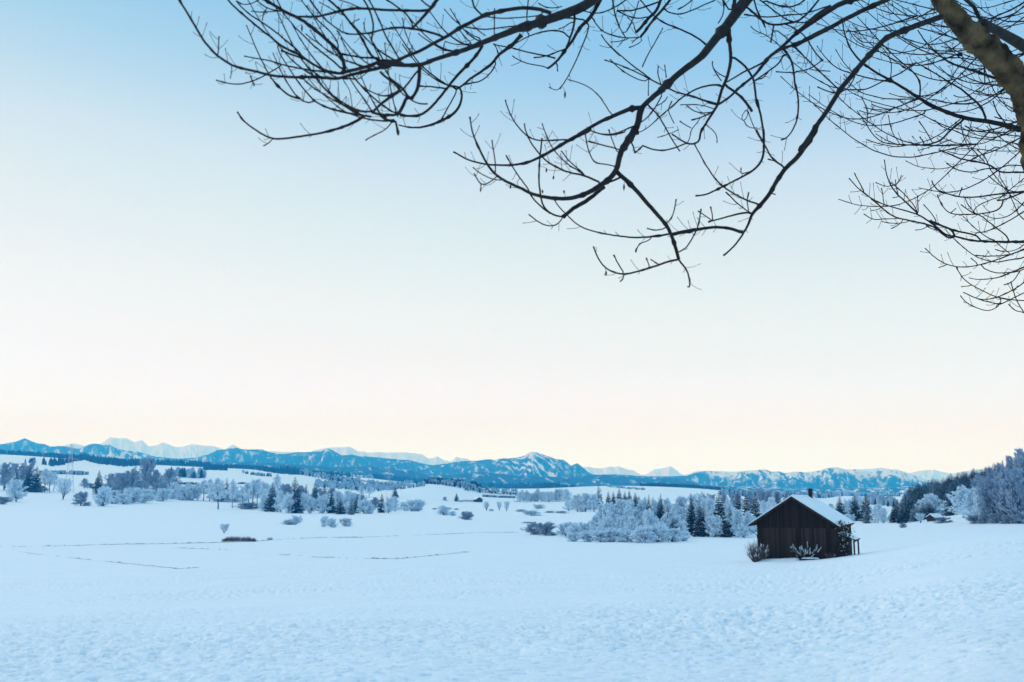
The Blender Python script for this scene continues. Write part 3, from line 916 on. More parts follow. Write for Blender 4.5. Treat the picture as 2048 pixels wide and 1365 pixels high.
# ------------------------------------------------------------------ small houses
def house(name, px, py, wpx, hpx, rot, label, cat, group=None, wallm=None, long=1.4, d=None, dark=False, roofm=None):
    if d is None: p, d = spot(px, py)
    else: p = on_ground(px, d)
    w = wpx / 2016 * d; h = hpx / 2041 * d
    root = empty(name, p, rot)
    hw, L, he = w / 2, w * long / 2, h * .55
    mb = MB(); mb.box((0, 0, he / 2 - .5), (hw, L, he / 2 + .5)); mb.build("wall", wallm or M_PLASTER, root)
    for y in (-L, L):
        gm = MB(); gm.add([(-hw, y, he), (hw, y, he), (0, y, h * .97)], t=[(0, 1, 2)])
        gm.build("gable", M_WOODD if dark else (wallm or M_PLASTER), root)
    ov = w * .09
    for s_ in (-1, 1):
        z1 = he - ov * (h - he) / hw
        mb = MB(); mb.hexa([(0, -L - ov, h), (s_ * (hw + ov), -L - ov, z1), (s_ * (hw + ov), L + ov, z1), (0, L + ov, h), (0, -L - ov, h + .12), (s_ * (hw + ov), -L - ov, z1 + .12), (s_ * (hw + ov), L + ov, z1 + .12), (0, L + ov, h + .12)])
        ro = mb.build("roof", M_WOODD, root)
        mb = MB(); mb.hexa([(0, -L - ov, h + .13), (s_ * (hw + ov), -L - ov, z1 + .13), (s_ * (hw + ov), L + ov, z1 + .13), (0, L + ov, h + .13), (0, -L - ov, h + .42), (s_ * (hw + ov * .8), -L - ov, z1 + .36), (s_ * (hw + ov * .8), L + ov, z1 + .36), (0, L + ov, h + .42)])
        mb.build("roof_snow", M_SNOW, ro)
    return tag(root, label, cat, group)


house("field_hut", 1870, 1042, 17, 12, math.radians(-58), "small dark hut with snowy roof at the foot of the wooded slope", "hut", wallm=M_WOODD, dark=True, long=1.6)
house("farm_barn", 954, 1004, 15, 9, math.radians(28), "dark gabled barn with long snowy roof below the round snow knoll", "barn", wallm=M_WOODD, dark=True, long=1.3)
house("cowshed", 938, 1003.5, 9, 5.5, math.radians(80), "long low pale shed joined to the dark barn below the knoll", "shed", long=2.3)
house("open_shelter", 921, 1003.5, 6, 3, math.radians(85), "low dark shelter beside the little spruce below the knoll", "shelter", wallm=M_WOODD, dark=True, long=1.5)

# ------------------------------------------------------------------ trees and bushes, one by one
ORD = ["first", "second", "third", "fourth", "fifth", "sixth", "seventh", "eighth", "ninth", "tenth", "eleventh", "twelfth", "thirteenth", "fourteenth", "fifteenth", "sixteenth", "seventeenth", "eighteenth", "nineteenth", "twentieth"]


def row(kind, name, lst, fmt, cat, group):
    """several alike plants; fmt gets the ordinal counted from the left"""
    lst = sorted(lst, key=lambda a: a[0])
    n = len(lst)
    for i, a in enumerate(lst):
        o_ = ORD[i] if i < 20 else ORD[19]
        if i == 0: o_ = "leftmost"
        elif i == n - 1: o_ = "rightmost"
        else: o_ = o_ + " from left"
        plant(kind, name, a[0], a[1], a[2], a[3], fmt.format(o_), cat, group)


T = plant
# far left
row('grey', "bare_tree", [(8, 981, 54, 44), (40, 982, 57, 46)], "broad blue-grey bare tree at the far left edge, {} of the two", "tree", "blue-grey trees at the left edge")
T('spruce', "spruce_tree", 57, 984, 50, 21, "dark spruce at left edge, left one of the close pair", "spruce", var=0)
T('spruce', "spruce_tree", 71, 985, 51, 21, "dark spruce at left edge, right one of the close pair", "spruce", var=1)
T('frost', "frosted_tree", 33, 1004, 42, 40, "pale round frosted tree standing before the dark spruce pair", "tree", var=1)
T('greybush', "bush", 4, 1009, 15, 30, "low dark bush at the far left edge beside the pale round tree", "bush")
row('thin', "slender_tree", [(89, 985, 46, 20), (98, 985, 42, 18), (108, 984, 38, 18)], "slender bare tree right of the dark spruce pair, {} of three", "tree", "slender trees right of the spruce pair")
T('greybush', "bush", 82, 985, 12, 22, "low dark bush under the slender trees by the spruce pair", "bush")
T('vase', "frosted_tree", 126, 1000, 42, 28, "vase-shaped frosted tree with several trunks standing alone on the left field", "tree")
T('greybush', "bush", 162, 1012, 27, 30, "round frosted bush alone on the field left of the lone spruce", "bush")
T('spruce', "spruce_tree", 196, 989, 47, 20, "lone dark spruce among frosted trees on the left", "spruce", var=2)
T('grey', "frosted_tree", 168, 977, 19, 20, "small round grey tree just left of the lone spruce", "tree")
T('greybush', "bush", 181, 977, 10, 18, "small dark bush between the round grey tree and the lone spruce", "bush")
row('grey', "bare_tree", [(226, 992, 44, 40), (243, 994, 46, 38), (262, 994, 54, 42), (292, 991, 72, 38), (310, 994, 52, 44), (336, 986, 46, 46), (275, 998, 36, 40), (318, 1000, 34, 30)], "tall bare frosted tree of the big grove right of the lone spruce, {}", "tree", "tall trees of the left grove")
row('bush', "frosted_bush", [(206, 1013, 38, 34), (223, 1008, 26, 28), (246, 1009, 22, 30), (265, 1007, 30, 42), (288, 1006, 27, 34), (326, 1003, 25, 28), (346, 998, 20, 22), (366, 1001, 28, 26), (386, 1001, 28, 28), (303, 1000, 20, 22)], "rounded frosted bush along the front of the left grove, {}", "bush", "bushes in front of the left grove")
# middle left
row('thin', "frosted_tree", [(396, 1001, 34, 22), (407, 1002, 40, 22), (419, 1002, 42, 20)], "thin frosted tree left of the slender dark spruce, {} of three", "tree", "thin trees left of the slender spruce")
T('thin', "birch_tree", 436, 1019, 60, 30, "tall slim frosted tree with bare lower trunk left of the slender spruce", "tree", var=0)
T('thin', "birch_tree", 464, 1017, 56, 15, "very narrow frosted tree with bare trunk right of the slender spruce", "tree", var=1)
T('ragged', "spruce_tree", 452, 1004, 47, 20, "slender dark ragged spruce between two bare frosted trunks", "spruce", var=0)
row('bush', "frosted_bush", [(444, 1003, 16, 26), (478, 1004, 22, 26), (492, 1003, 24, 20)], "frosted bush behind the two bare trunks, {} of three", "bush", "bushes behind the two trunks")
row('thin', "frosted_tree", [(497, 1013, 46, 24), (505, 1014, 52, 26), (515, 1014, 54, 28), (524, 1013, 48, 22), (531, 1012, 44, 18), (553, 1008, 58, 16)], "pale upright bare tree in the stand left of the snowy spruces, {}", "tree", "pale stand left of the snowy spruces")
T('greybush', "bush", 500, 1019, 13, 46, "wide low grey bush under the pale upright trees", "bush")
T('bush', "frosted_bush", 530, 1023, 34, 26, "tall pale frosted bush leaning against the first snowy spruce", "bush")
row('frost', "frosted_tree", [(344, 996, 30, 28), (357, 999, 28, 26), (375, 1000, 32, 28), (428, 1003, 36, 28), (443, 1004, 30, 26), (470, 1005, 32, 28), (485, 1006, 30, 26), (540, 1008, 40, 26)], "frosted tree in the continuous belt linking the left grove to the spruces, {}", "tree", "belt of frosted trees left of the spruces")
row('grey', "bare_tree", [(572, 1016, 46, 34), (600, 1017, 44, 34), (634, 1018, 42, 34), (664, 1018, 40, 34), (720, 1020, 30, 30), (750, 1020, 24, 28)], "hazy blue bare tree behind the middle grove of spruces, {}", "tree", "hazy trees behind the middle grove")
T('snowspruce', "spruce_tree", 543, 1024, 58, 24, "pointed snow-flecked spruce, leftmost big one of the middle grove", "spruce", var=0)
T('frost', "frosted_tree", 561, 1025, 42, 20, "narrow white frosted tree between two tall spruces of the middle grove", "tree", var=0)
T('bush', "frosted_bush", 576, 1027, 40, 26, "white domed frosted tree left of the tallest grove spruce", "tree")
T('snowspruce', "spruce_tree", 588, 1027, 71, 30, "tallest snow-flecked spruce in the middle grove", "spruce", var=1)
T('bush', "frosted_bush", 606, 1027, 42, 24, "white domed frosted tree right of the tallest grove spruce", "tree")
T('ragged', "pine_tree", 611, 1020, 50, 26, "ragged dark pine behind the white domed tree", "pine", var=1)
T('ragged', "pine_tree", 627, 1022, 53, 24, "broken-topped dark pine in the middle of the grove", "pine", var=0)
T('bush', "frosted_bush", 622, 1027, 32, 20, "low frosted bush under the broken-topped pine", "bush")
T('bush', "frosted_bush", 648, 1027, 38, 28, "big white frosted dome right of the broken-topped pine", "tree")
T('spruce', "spruce_tree", 648, 1016, 48, 18, "dark spruce tip rising behind the big white frosted dome", "spruce")
T('snowspruce', "spruce_tree", 662, 1027, 42, 20, "snowy spruce just right of the big white frosted dome", "spruce", var=2)
T('snowspruce', "spruce_tree", 680, 1029, 32, 20, "short snowy spruce in the right half of the middle grove", "spruce", var=0)
row('frost', "frosted_tree", [(676, 1022, 38, 30), (692, 1021, 38, 34), (706, 1021, 34, 30)], "grey frosted tree at the back right of the middle grove, {} of three", "tree", "back trees of the middle grove")
T('whitespruce', "spruce_tree", 702, 1030, 32, 14, "small white snow-laden spruce at the right end of the grove", "spruce", var=0)
T('snowspruce', "spruce_tree", 713, 1027, 37, 17, "dark spruce with snow clumps beside the small white spruce", "spruce", var=1)
row('bush', "frosted_bush", [(727, 1028, 28, 26), (740, 1028, 20, 16), (690, 1028, 18, 20)], "frosted bush closing the right end of the middle grove, {} of three", "bush", "bushes ending the middle grove")
T('spruce', "spruce_tree", 763, 1026, 38, 14, "narrow dark spruce left in the small group below the knoll", "spruce", var=0)
row('frost', "frosted_tree", [(777, 1027, 31, 22), (790, 1024, 30, 24)], "round frosted tree beside the narrow spruce below the knoll, {} of two", "tree", "round trees beside the narrow spruce")
row('bush', "frosted_bush", [(808, 1022, 17, 20), (823, 1023, 22, 24), (838, 1023, 23, 24)], "rounded frosted bush in the short hedge below the knoll, {} of three", "bush", "short hedge below the knoll")
T('spruce', "spruce_tree", 790, 996, 20, 12, "small conical spruce on the left flank of the round knoll", "spruce", var=1)
row('thin', "frosted_tree", [(722, 996, 22, 16), (737, 996, 23, 18)], "pale square-topped frosted tree left of the round knoll, {} of two", "tree", "pale trees left of the knoll")
# lone bushes on the plain
T('vase', "small_tree", 448, 1067, 19, 20, "little round frosted tree alone above the long ditch", "tree")
T('bush', "frosted_bush", 576, 1050, 10, 24, "low flat frosted bush on the plain, left of its taller neighbour", "bush")
T('bush', "frosted_bush", 592, 1050, 18, 24, "open frosted bush on the plain, right of the low flat one", "bush")
row('bush', "frosted_bush", [(649, 1054, 21, 18), (662, 1055, 18, 22)], "frosted bush of the touching pair on the middle plain, {}", "bush", "touching pair on the plain")
T('bush', "frosted_bush", 690, 1053, 16, 24, "round frosted bush right of the touching pair on the plain", "bush")
T('bush', "frosted_bush", 886, 1031, 19, 22, "frosted bush below the far dark barn, with a tiny one beside", "bush")
T('bush', "frosted_bush", 905, 1032, 9, 14, "tiny frosted bush right of the bush below the far barn", "bush")
T('greybush', "frosted_bush", 933, 1040, 16, 26, "lone dome-shaped frosted bush in the middle of the plain", "bush")
row('vase', "small_tree", [(973, 1022, 18, 14), (999, 1022, 18, 10), (1013, 1023, 20, 12)], "pale little bare tree in the row right of the far barn, {}", "tree", "thin row right of the far barn")
T('spruce', "spruce_tree", 913, 1003, 16, 9, "tiny dark spruce at the left end of the far barn", "spruce", var=2)
T('greybush', "bush", 890, 1001.5, 7, 8, "tiny dark bush on the knoll left of the tiny spruce", "bush")
row('bush', "bush", [(870, 1019.5, 3, 12), (899, 1020, 5, 10), (913, 1020, 3, 10), (982, 1022.5, 4, 10), (1042, 1024, 5, 22), (1078, 1018, 9, 22), (1100, 1026, 4, 22), (1122, 1027, 5, 24), (1055, 1047, 3, 24)], "low frosty scrub on the plain right of the knoll, {}", "bush", "low scrub on the plain")
T('bush', "frosted_bush", 1063, 1032, 11, 34, "wide low snowy bush on the plain left of the thicket", "bush")
T('greybush', "bush", 1070, 1070, 24, 34, "dark spiky bush left of the frosted thicket, left half of it", "bush")
T('greybush', "bush", 1092, 1072, 26, 40, "dark spiky bush left of the frosted thicket, right half of it", "bush")
# stand of pale trees behind the thicket
row('frost', "frosted_tree", [(1040 + 7.2 * i, 1004 + random.uniform(-1, .6), random.uniform(17, 25), random.uniform(15, 20)) for i in range(14)], "small pale tree in the far frosted wood left of the thicket, {}", "tree", "far frosted wood")
row('frost', "frosted_tree", [(1137, 1023, 30, 22), (1155, 1024, 32, 28), (1172, 1024, 36, 32), (1188, 1024, 34, 30)], "rounded white tree behind the left end of the thicket, {} of four", "tree", "white trees behind the thicket's left end")
T('ragged', "spruce_tree", 1197, 1018, 48, 16, "tall dark spruce rising behind the thicket's left half", "spruce", var=0)
row('spruce', "spruce_tree", [(1217, 1020, 36, 14), (1227, 1018, 34, 14), (1239, 1018, 41, 15), (1250, 1018, 34, 14), (1259, 1018, 36, 14), (1271, 1020, 34, 14), (1278, 1020, 28, 12), (1172, 1014, 26, 10)], "dark spruce in the row behind the frosted thicket, {}", "spruce", "spruce row behind the thicket")
# the big frosted thicket
row('frost', "frosted_tree", [(1208, 1062, 54, 34), (1226, 1066, 58, 36), (1246, 1066, 64, 42), (1268, 1063, 60, 38), (1290, 1063, 64, 36), (1312, 1062, 62, 36), (1337, 1064, 64, 40), (1362, 1062, 66, 42), (1390, 1063, 72, 44), (1414, 1064, 66, 40)], "tall white frosted tree in the back row of the thicket, {}", "tree", "back row of the thicket")
row('frost', "frosted_tree", [(1190, 1074, 42, 36), (1213, 1078, 42, 34), (1236, 1078, 40, 34), (1264, 1080, 44, 34), (1301, 1080, 58, 34), (1330, 1078, 46, 38), (1356, 1076, 42, 38), (1172, 1076, 30, 30)], "white frosted tree in the middle row of the thicket, {}", "tree", "middle row of the thicket")
row('bush', "frosted_bush", [(1132, 1074, 28, 34), (1149, 1077, 30, 34), (1150, 1083, 17, 32), (1174, 1084, 22, 36), (1200, 1085, 24, 38), (1228, 1085, 28, 38), (1256, 1086, 26, 38), (1286, 1087, 34, 42), (1316, 1086, 36, 44), (1344, 1085, 27, 42), (1366, 1083, 19, 28), (1270, 1086, 22, 30)], "rounded frosted bush along the front of the thicket, {}", "bush", "front bushes of the thicket")
row('spruce', "spruce_tree", [(1199, 1058, 44, 16), (1224, 1062, 54, 14), (1299, 1066, 74, 18), (1323, 1066, 76, 16), (1318, 1070, 64, 14), (1384, 1070, 80, 20)], "dark spruce standing among the white trees of the thicket, {}", "spruce", "spruces inside the thicket")
row('snowspruce', "spruce_tree", [(1400, 1074, 66, 28), (1408, 1072, 58, 24), (1347, 1078, 44, 20), (1440, 1073, 88, 30), (1478, 1064, 80, 20), (1494, 1064, 78, 20), (1513, 1064, 80, 24), (1462, 1072, 54, 24), (1452, 1075, 34, 20)], "snow-speckled spruce in the dark part of the thicket near the barn, {}", "spruce", "snowy spruces near the barn")
row('frost', "frosted_tree", [(1422, 1068, 68, 34), (1458, 1067, 66, 38), (1430, 1075, 42, 30), (1478, 1074, 52, 30), (1496, 1072, 46, 26), (1504, 1070, 36, 24), (1530, 1052, 48, 28), (1546, 1048, 50, 26), (1416, 1074, 40, 28), (1488, 1076, 26, 28)], "frosted tree filling the thicket just left of the barn, {}", "tree", "frosted trees left of the barn")
row('snowspruce', "spruce_tree", [(1556, 1046, 58, 26), (1575, 1044, 60, 22), (1590, 1040, 36, 20)], "snow-dusted spruce behind the left slope of the barn roof, {} of three", "spruce", "spruces behind the barn roof")
row('grey', "bare_tree", [(1420, 1032, 44, 30), (1448, 1030, 42, 30), (1474, 1028, 40, 30), (1502, 1028, 44, 32), (1530, 1026, 46, 32), (1556, 1026, 42, 34)], "hazy bare tree far behind the thicket and the barn, {}", "tree", "hazy trees behind the thicket")
# between the barn and the wooded slope
T('spruce', "spruce_tree", 1681, 1034, 40, 19, "single dark spruce just right of the barn roof", "spruce", var=0)
T('frost', "frosted_bush", 1696, 1046, 17, 22, "smooth rounded pale bush behind the barn's right eave", "bush")
T('spruce', "spruce_tree", 1711, 1042, 53, 24, "stout dark spruce, left of the pair right of the barn", "spruce", var=1)
T('spruce', "spruce_tree", 1733, 1041, 52, 26, "stout dark spruce, right of the pair right of the barn", "spruce", var=2)
T('whitespruce', "spruce_tree", 1736, 1047, 42, 20, "pale frosted spruce before the stout dark pair", "spruce", var=1)
row('frost', "frosted_tree", [(1694, 1030, 30, 22), (1716, 1020, 36, 24), (1756, 1046, 36, 24), (1768, 1047, 30, 20), (1662, 1022, 14, 16)], "pale frosted tree between the barn and the wooded slope, {}", "tree", "pale trees between barn and slope")
T('vase', "frosted_tree", 1842, 1047, 20, 20, "small frosted tree left of the field hut", "tree")
T('greybush', "bush", 1885, 1046, 11, 32, "low frosted bush in front of the field hut's roof", "bush")
T('greybush', "bush", 1806, 1056, 10, 12, "tiny round bush on the snow right of the barn", "bush")
T('frost', "frosted_tree", 1866, 1034, 44, 46, "broad white frosted tree rising behind the field hut", "tree", var=3)
T('frost', "frosted_tree", 1848, 1036, 36, 30, "white frosted tree left behind the field hut", "tree", var=2)
T('frost', "frosted_tree", 1928, 1036, 60, 56, "big spreading white tree right of the field hut", "tree", var=2)
# big grey trees at the right edge
row('frost', "frosted_tree", [(1950, 1044, 58, 40), (1968, 1046, 68, 42)], "pale frosted tree in front of the right edge wood, {} of two", "tree", "pale front trees at the right edge")
row('grey', "bare_tree", [(1988, 1046, 90, 46), (2012, 1047, 98, 48), (2038, 1048, 114, 52), (1966, 1042, 86, 44), (1986, 1042, 102, 48), (2006, 1042, 110, 50), (2028, 1043, 126, 52), (2050, 1044, 140, 58), (2070, 1045, 130, 54)], "tall grey-purple bare tree at the back of the right edge wood, {}", "tree", "tall grey trees at the right edge")
row('greybush', "bush", [(1950, 1047, 16, 30), (1972, 1047, 18, 32), (1996, 1047, 20, 32), (2018, 1048, 18, 30), (2040, 1048, 20, 32)], "low grey bush under the right edge trees, {} of five", "bush", "low bushes at the right edge")
# wooded slope: rows of spruces climbing to the right
slope = []
for k in range(7):
    f = k / 6
    n = 19 + 3 * k
    for i in range(n):
        px = lerp(1786 + 6 * k, 2010, (i + random.uniform(-.35, .35)) / (n - 1))
        d = lerp(345, 640, f) + (px - 1786) * .25 + random.uniform(-14, 14)
        slope.append((px, d, k))
slope.sort(key=lambda a: a[0])
for px, d, k in slope:
    ytop = np.interp(px, [1780, 1800, 1860, 1920, 1960, 2010], [986, 980, 962, 948, 938, 925]) + (6 - k) * lerp(7.5, 9, (px - 1780) / 230) + random.uniform(-4, 4)
    p = on_ground(px, d)
    ybase = 1000 - (p[2] - CAMZ) / d * 2041
    h = max(ybase - ytop, 34)
    kind = 'snowspruce' if random.random() < .65 else ('whitespruce' if random.random() < .7 else 'spruce')
    plant(kind, "spruce_tree", px, 0, h, h * .60, {0: "snow-dusted spruce along the foot of the dense wood beside the field hut", 6: "snow-dusted spruce on the skyline of the dense wood on the right-hand slope"}.get(k, "snow-dusted spruce inside the dense wood climbing the right-hand slope"), "spruce", {0: "foot of the wooded slope", 6: "skyline of the wooded slope"}.get(k, "spruces on the wooded slope"), d=d)


# ------------------------------------------------------------------ far woods and hedges (one mass each)
def wood(name, line, hpx, rows=2, dens=1.0, frosty=0.0, seed=0, thick=4.0):
    """line: list of (px, py) of its foot in the photograph; a belt of small conifers / bare crowns"""
    r = np.random.default_rng(seed)
    mb = MB()
    xs = np.array([p[0] for p in line], float); ys = np.array([p[1] for p in line], float)
    L = xs[-1] - xs[0]
    n = int(L / (hpx * .30) * rows * dens * 1.7) + 2
    for i in range(n):
        px = r.uniform(xs[0], xs[-1]); py = np.interp(px, xs, ys) - r.uniform(0, thick)
        d = hit(px, py, 400, 7000)
        p = P(px, py, d); p[2] = float(ground_z(p[0], p[1]))
        h = hpx / 2041 * d * r.uniform(.6, 1.15)
        fr = r.random() < frosty
        rad = h * (.34 if fr else .22) * r.uniform(.8, 1.2)
        m = 7
        a = np.arange(m) * 2 * math.pi / m + r.uniform(0, 6)
        if fr:
            prof = ((-.02, .3), (.3, .85), (.65, .95), (.9, .5), (1.0, .05))
        else:
            prof = ((.02, .75), (.18, 1.0), (.5, .62), (.52, .72), (.8, .28), (1.0, .01))
        vv = []
        for z, w in prof:
            jt = r.uniform(.75, 1.2, m)
            vv.append(np.stack([np.cos(a) * rad * w * jt, np.sin(a) * rad * w * jt, np.full(m, z * h) + r.normal(0, .03 * h, m)], 1))
        k = len(prof)
        q = [(s_ * m + j, s_ * m + (j + 1) % m, (s_ + 1) * m + (j + 1) % m, (s_ + 1) * m + j) for s_ in range(k - 1) for j in range(m)]
        mb.add(np.concatenate(vv) + p, q, m=1 if fr else 0)
    o = mb.build(name, [M_FARF, M_FARP])
    return tag(o, kind='stuff')


wood("far_forest", [(-60, 902), (0, 903), (50, 907), (100, 911), (130, 914), (170, 918), (220, 923), (300, 930)], 10, 3, seed=1, thick=4)
wood("far_forest", [(100, 934), (120, 932), (150, 926), (172, 920)], 15, 2, seed=2, thick=8)
wood("far_forest", [(165, 921), (200, 929), (245, 934), (300, 932), (350, 930), (420, 928)], 13, 3, seed=3, thick=5)
wood("hedge_trees", [(50, 927), (62, 926), (70, 927)], 11, 1.2, seed=4, thick=1)
wood("hedge_trees", [(86, 930), (108, 933)], 14, 1, seed=5, thick=1)
wood("hedge", [(78, 950), (120, 949), (150, 950), (177, 951)], 7, 3, frosty=.5, seed=6, thick=1.5)
wood("far_forest", [(300, 915), (360, 917), (420, 920)], 5, 2, seed=7, thick=2)
wood("hedge", [(305, 929), (330, 930), (370, 932), (400, 931)], 4, 1.6, seed=8, thick=1)
wood("far_forest", [(340, 952), (360, 955), (385, 958), (410, 957)], 19, 1.2, frosty=.55, seed=9, thick=2)
wood("hedge", [(345, 969), (370, 970), (395, 970)], 5, 3, seed=10, thick=1)
wood("far_forest", [(400, 925), (470, 926), (540, 929), (600, 933), (615, 934)], 8, 3, seed=11, thick=3)
wood("far_forest", [(560, 932), (590, 934), (606, 934)], 12, 2, seed=12, thick=3)
wood("far_forest", [(408, 941), (430, 941), (456, 942)], 10, 3, seed=13, thick=2)
wood("far_forest", [(460, 937), (490, 938), (520, 942), (550, 947), (580, 950), (620, 951), (660, 954), (700, 957)], 9, 4, seed=14, thick=3)
wood("hedge_trees", [(485, 947), (505, 951), (525, 953), (543, 954)], 7, .9, frosty=.4, seed=15, thick=1)
wood("hedge_trees", [(476, 969), (491, 969)], 4, 2, seed=16, thick=1)
wood("far_forest", [(600, 950), (650, 960), (690, 966), (720, 968)], 9, 3, frosty=.45, seed=17, thick=6)
wood("far_forest", [(630, 975), (670, 978), (710, 982), (750, 984), (785, 980)], 9, 4, frosty=.7, seed=18, thick=9)
wood("far_forest", [(615, 934), (660, 938), (690, 943), (725, 948)], 7, 3, frosty=.15, seed=19, thick=5)
wood("far_forest", [(745, 950), (780, 955), (820, 960), (870, 963), (930, 968)], 11, 4, seed=20, thick=6)
wood("hedge_trees", [(735, 970), (770, 975), (800, 974), (830, 966)], 6, 3, frosty=.6, seed=21, thick=6)
wood("hedge_trees", [(685, 974), (730, 978), (780, 982), (850, 973)], 7, 2.2, frosty=.75, seed=41, thick=5)
wood("hedge_trees", [(640, 944), (680, 948), (720, 952), (760, 957)], 5, 2, frosty=.4, seed=42, thick=4)
wood("far_forest", [(855, 968), (890, 972), (930, 978), (960, 983)], 9, 3, frosty=.4, seed=22, thick=6)
wood("far_forest", [(940, 966), (975, 968), (1010, 970), (1050, 973), (1090, 972), (1120, 966)], 12, 4, seed=23, thick=7)
wood("hedge_trees", [(930, 982), (970, 988), (1010, 990), (1036, 992)], 6, 2.5, frosty=.45, seed=24, thick=9)
wood("hedge", [(965, 994), (1000, 996), (1030, 997)], 4, 3, frosty=.3, seed=25, thick=1)
wood("far_forest", [(1115, 965), (1135, 966), (1150, 967)], 6, 2, seed=26, thick=2)
wood("far_forest", [(1280, 970), (1320, 973), (1360, 975), (1400, 978), (1450, 982)], 7, 4, seed=27, thick=2)
wood("hedge_trees", [(1084, 973), (1100, 970), (1112, 968)], 4, 1.6, seed=28, thick=2)
wood("hedge_trees", [(1215, 975), (1255, 979), (1290, 981)], 4, .9, frosty=.4, seed=29, thick=2)
wood("far_forest", [(1440, 990), (1500, 994), (1560, 996), (1640, 998), (1700, 992)], 9, 4, frosty=.5, seed=30, thick=5)
wood("far_forest", [(1640, 992), (1700, 985), (1760, 985), (1800, 990)], 8, 5, frosty=.25, seed=31, thick=5)
wood("far_forest", [(1735, 1010), (1760, 1012), (1790, 1016)], 18, 3, frosty=.8, seed=32, thick=4)

# ------------------------------------------------------------------ village houses
vill = [(644, 932), (651, 931), (658, 932.5), (665, 934), (690, 938), (698, 937), (706, 939), (714, 940), (722, 942), (674, 957), (682, 958), (688, 956), (716, 963), (724, 964), (733, 964.5), (742, 966), (700, 960), (796, 977), (806, 978), (936, 975), (948, 977), (958, 979), (968, 981), (980, 983), (992, 985), (1004, 984), (1016, 986), (1026, 988), (972, 986), (1000, 989)]
vill.sort()
for i, (px, py) in enumerate(vill):
    grp = "village west" if px < 760 else ("houses by the knoll" if px < 820 else "village east")
    lab = {"village west": "tiny snow-roofed house in the far village on the left hillside", "houses by the knoll": "tiny snow-roofed house behind the left foot of the knoll, %s one" % ("left" if px < 800 else "right"), "village east": "tiny snow-roofed house in the far village right of the knoll"}[grp]
    house("village_house", px, py, random.uniform(5.5, 7.5), random.uniform(3.6, 4.6), random.uniform(0, 3.1), lab, "house", grp, long=1.2)


# ------------------------------------------------------------------ pylons
def pylon(px, py, hpx, label, d=None):
    if d is None: p, d = spot(px, py)
    else: p = on_ground(px, d)
    h = hpx / 2041 * d; w = h * .1
    root = empty("power_pylon", p, .5)
    mb = MB(); t = .0022 * h
    lv = [0, .18, .36, .52, .66, .78, .9, 1.0]
    wd = [1, .8, .62, .47, .34, .26, .2, .04]
    cs = [np.array([(sx * w * k, sy * w * k, h * z) for sx, sy in ((-1, -1), (1, -1), (1, 1), (-1, 1))]) for z, k in zip(lv, wd)]
    for a, b in zip(cs, cs[1:]):
        for j in range(4):
            mb.tube([a[j], b[j]], t, 4); mb.tube([a[j], b[(j + 1) % 4]], t * .6, 4); mb.tube([a[(j + 1) % 4], b[j]], t * .6, 4)
    mb.build("lattice_tower", M_PYLON, root)
    for z, l in ((.68, .16), (.79, .2), (.9, .13)):
        am = MB(); am.tube([(-l * h, 0, h * z), (l * h, 0, h * z)], t, 4); am.tube([(-l * h, 0, h * z), (0, 0, h * (z + .035)), (l * h, 0, h * z)], t * .7, 4)
        am.build("cross_arm", M_PYLON, root)
    tag(root, label, "pylon", "power pylons across the valley")


pylon(137, 985, 98, "pale lattice pylon standing on the left hillside")
pylon(777, 997, 62, "pale lattice pylon left of the round knoll")
pylon(1760, 1006, 60, "pale lattice pylon in the haze left of the wooded slope", d=1500)


# ------------------------------------------------------------------ ditches: broken earth edges, with grass
def ditch(name, line, h, seed, brk=.5, grass=.25, lo=.18):
    r = np.random.default_rng(seed)
    xs = [p[0] for p in line]; ys = [p[1] for p in line]
    px = np.arange(xs[0], xs[-1], 1.2); py = np.interp(px, xs, ys) + .5 * fbm(px * .06, px * 0 + seed, 2)
    pts = []
    for a, b in zip(px, py):
        d = hit(a, b); q = P(a, b, d); q[2] = float(ground_z(q[0], q[1])); pts.append(q)
    pts = np.array(pts)
    k = np.clip((fbm(px * .11 + seed * 7, px * 0, 3) + brk - .12) * 2.6, lo, 1) * h * .5
    mb = MB(); n = len(pts)
    f = np.array(((0, -.5, -.05), (0, -.18, .75), (0, .1, 1.0), (0, .55, -.05)))
    v = np.stack([pts + np.stack([0 * k, np.full(n, a_[1]) * h * 2.2, np.where(k > 0.02, a_[2] * k, -.1)], 1) for a_ in f], 1)
    v[:, 1:3, 2] += r.normal(0, .05, (n, 2)) * k[:, None]
    i = (np.arange(n - 1)[:, None] * 4 + np.arange(3)[None]).ravel()
    mt = np.tile(np.array((0, 1, 1)), n - 1)
    mb.add(v.reshape(-1, 3), np.stack([i, i + 4, i + 5, i + 1], 1), m=mt)
    o = mb.build(name, [M_EARTH, M_SNOW]); tag(o, kind='structure')
    sel = np.where(r.random(n) < grass * .3)[0]
    if len(sel):
        gb = MB()
        keep = globals()['RNG']; globals()['RNG'] = r
        c = np.repeat(pts[sel], 9, 0) + r.normal(0, .22, (len(sel) * 9, 3)) * np.array((1, .6, 0))
        gb.ribbons(c, c + np.stack([r.normal(0, .15, len(c)), r.normal(0, .15, len(c)), r.uniform(.25, .8, len(c)) * h * 1.7], 1), .03, 0)
        globals()['RNG'] = keep
        tag(gb.build("dry_grass", M_REED), kind='stuff')


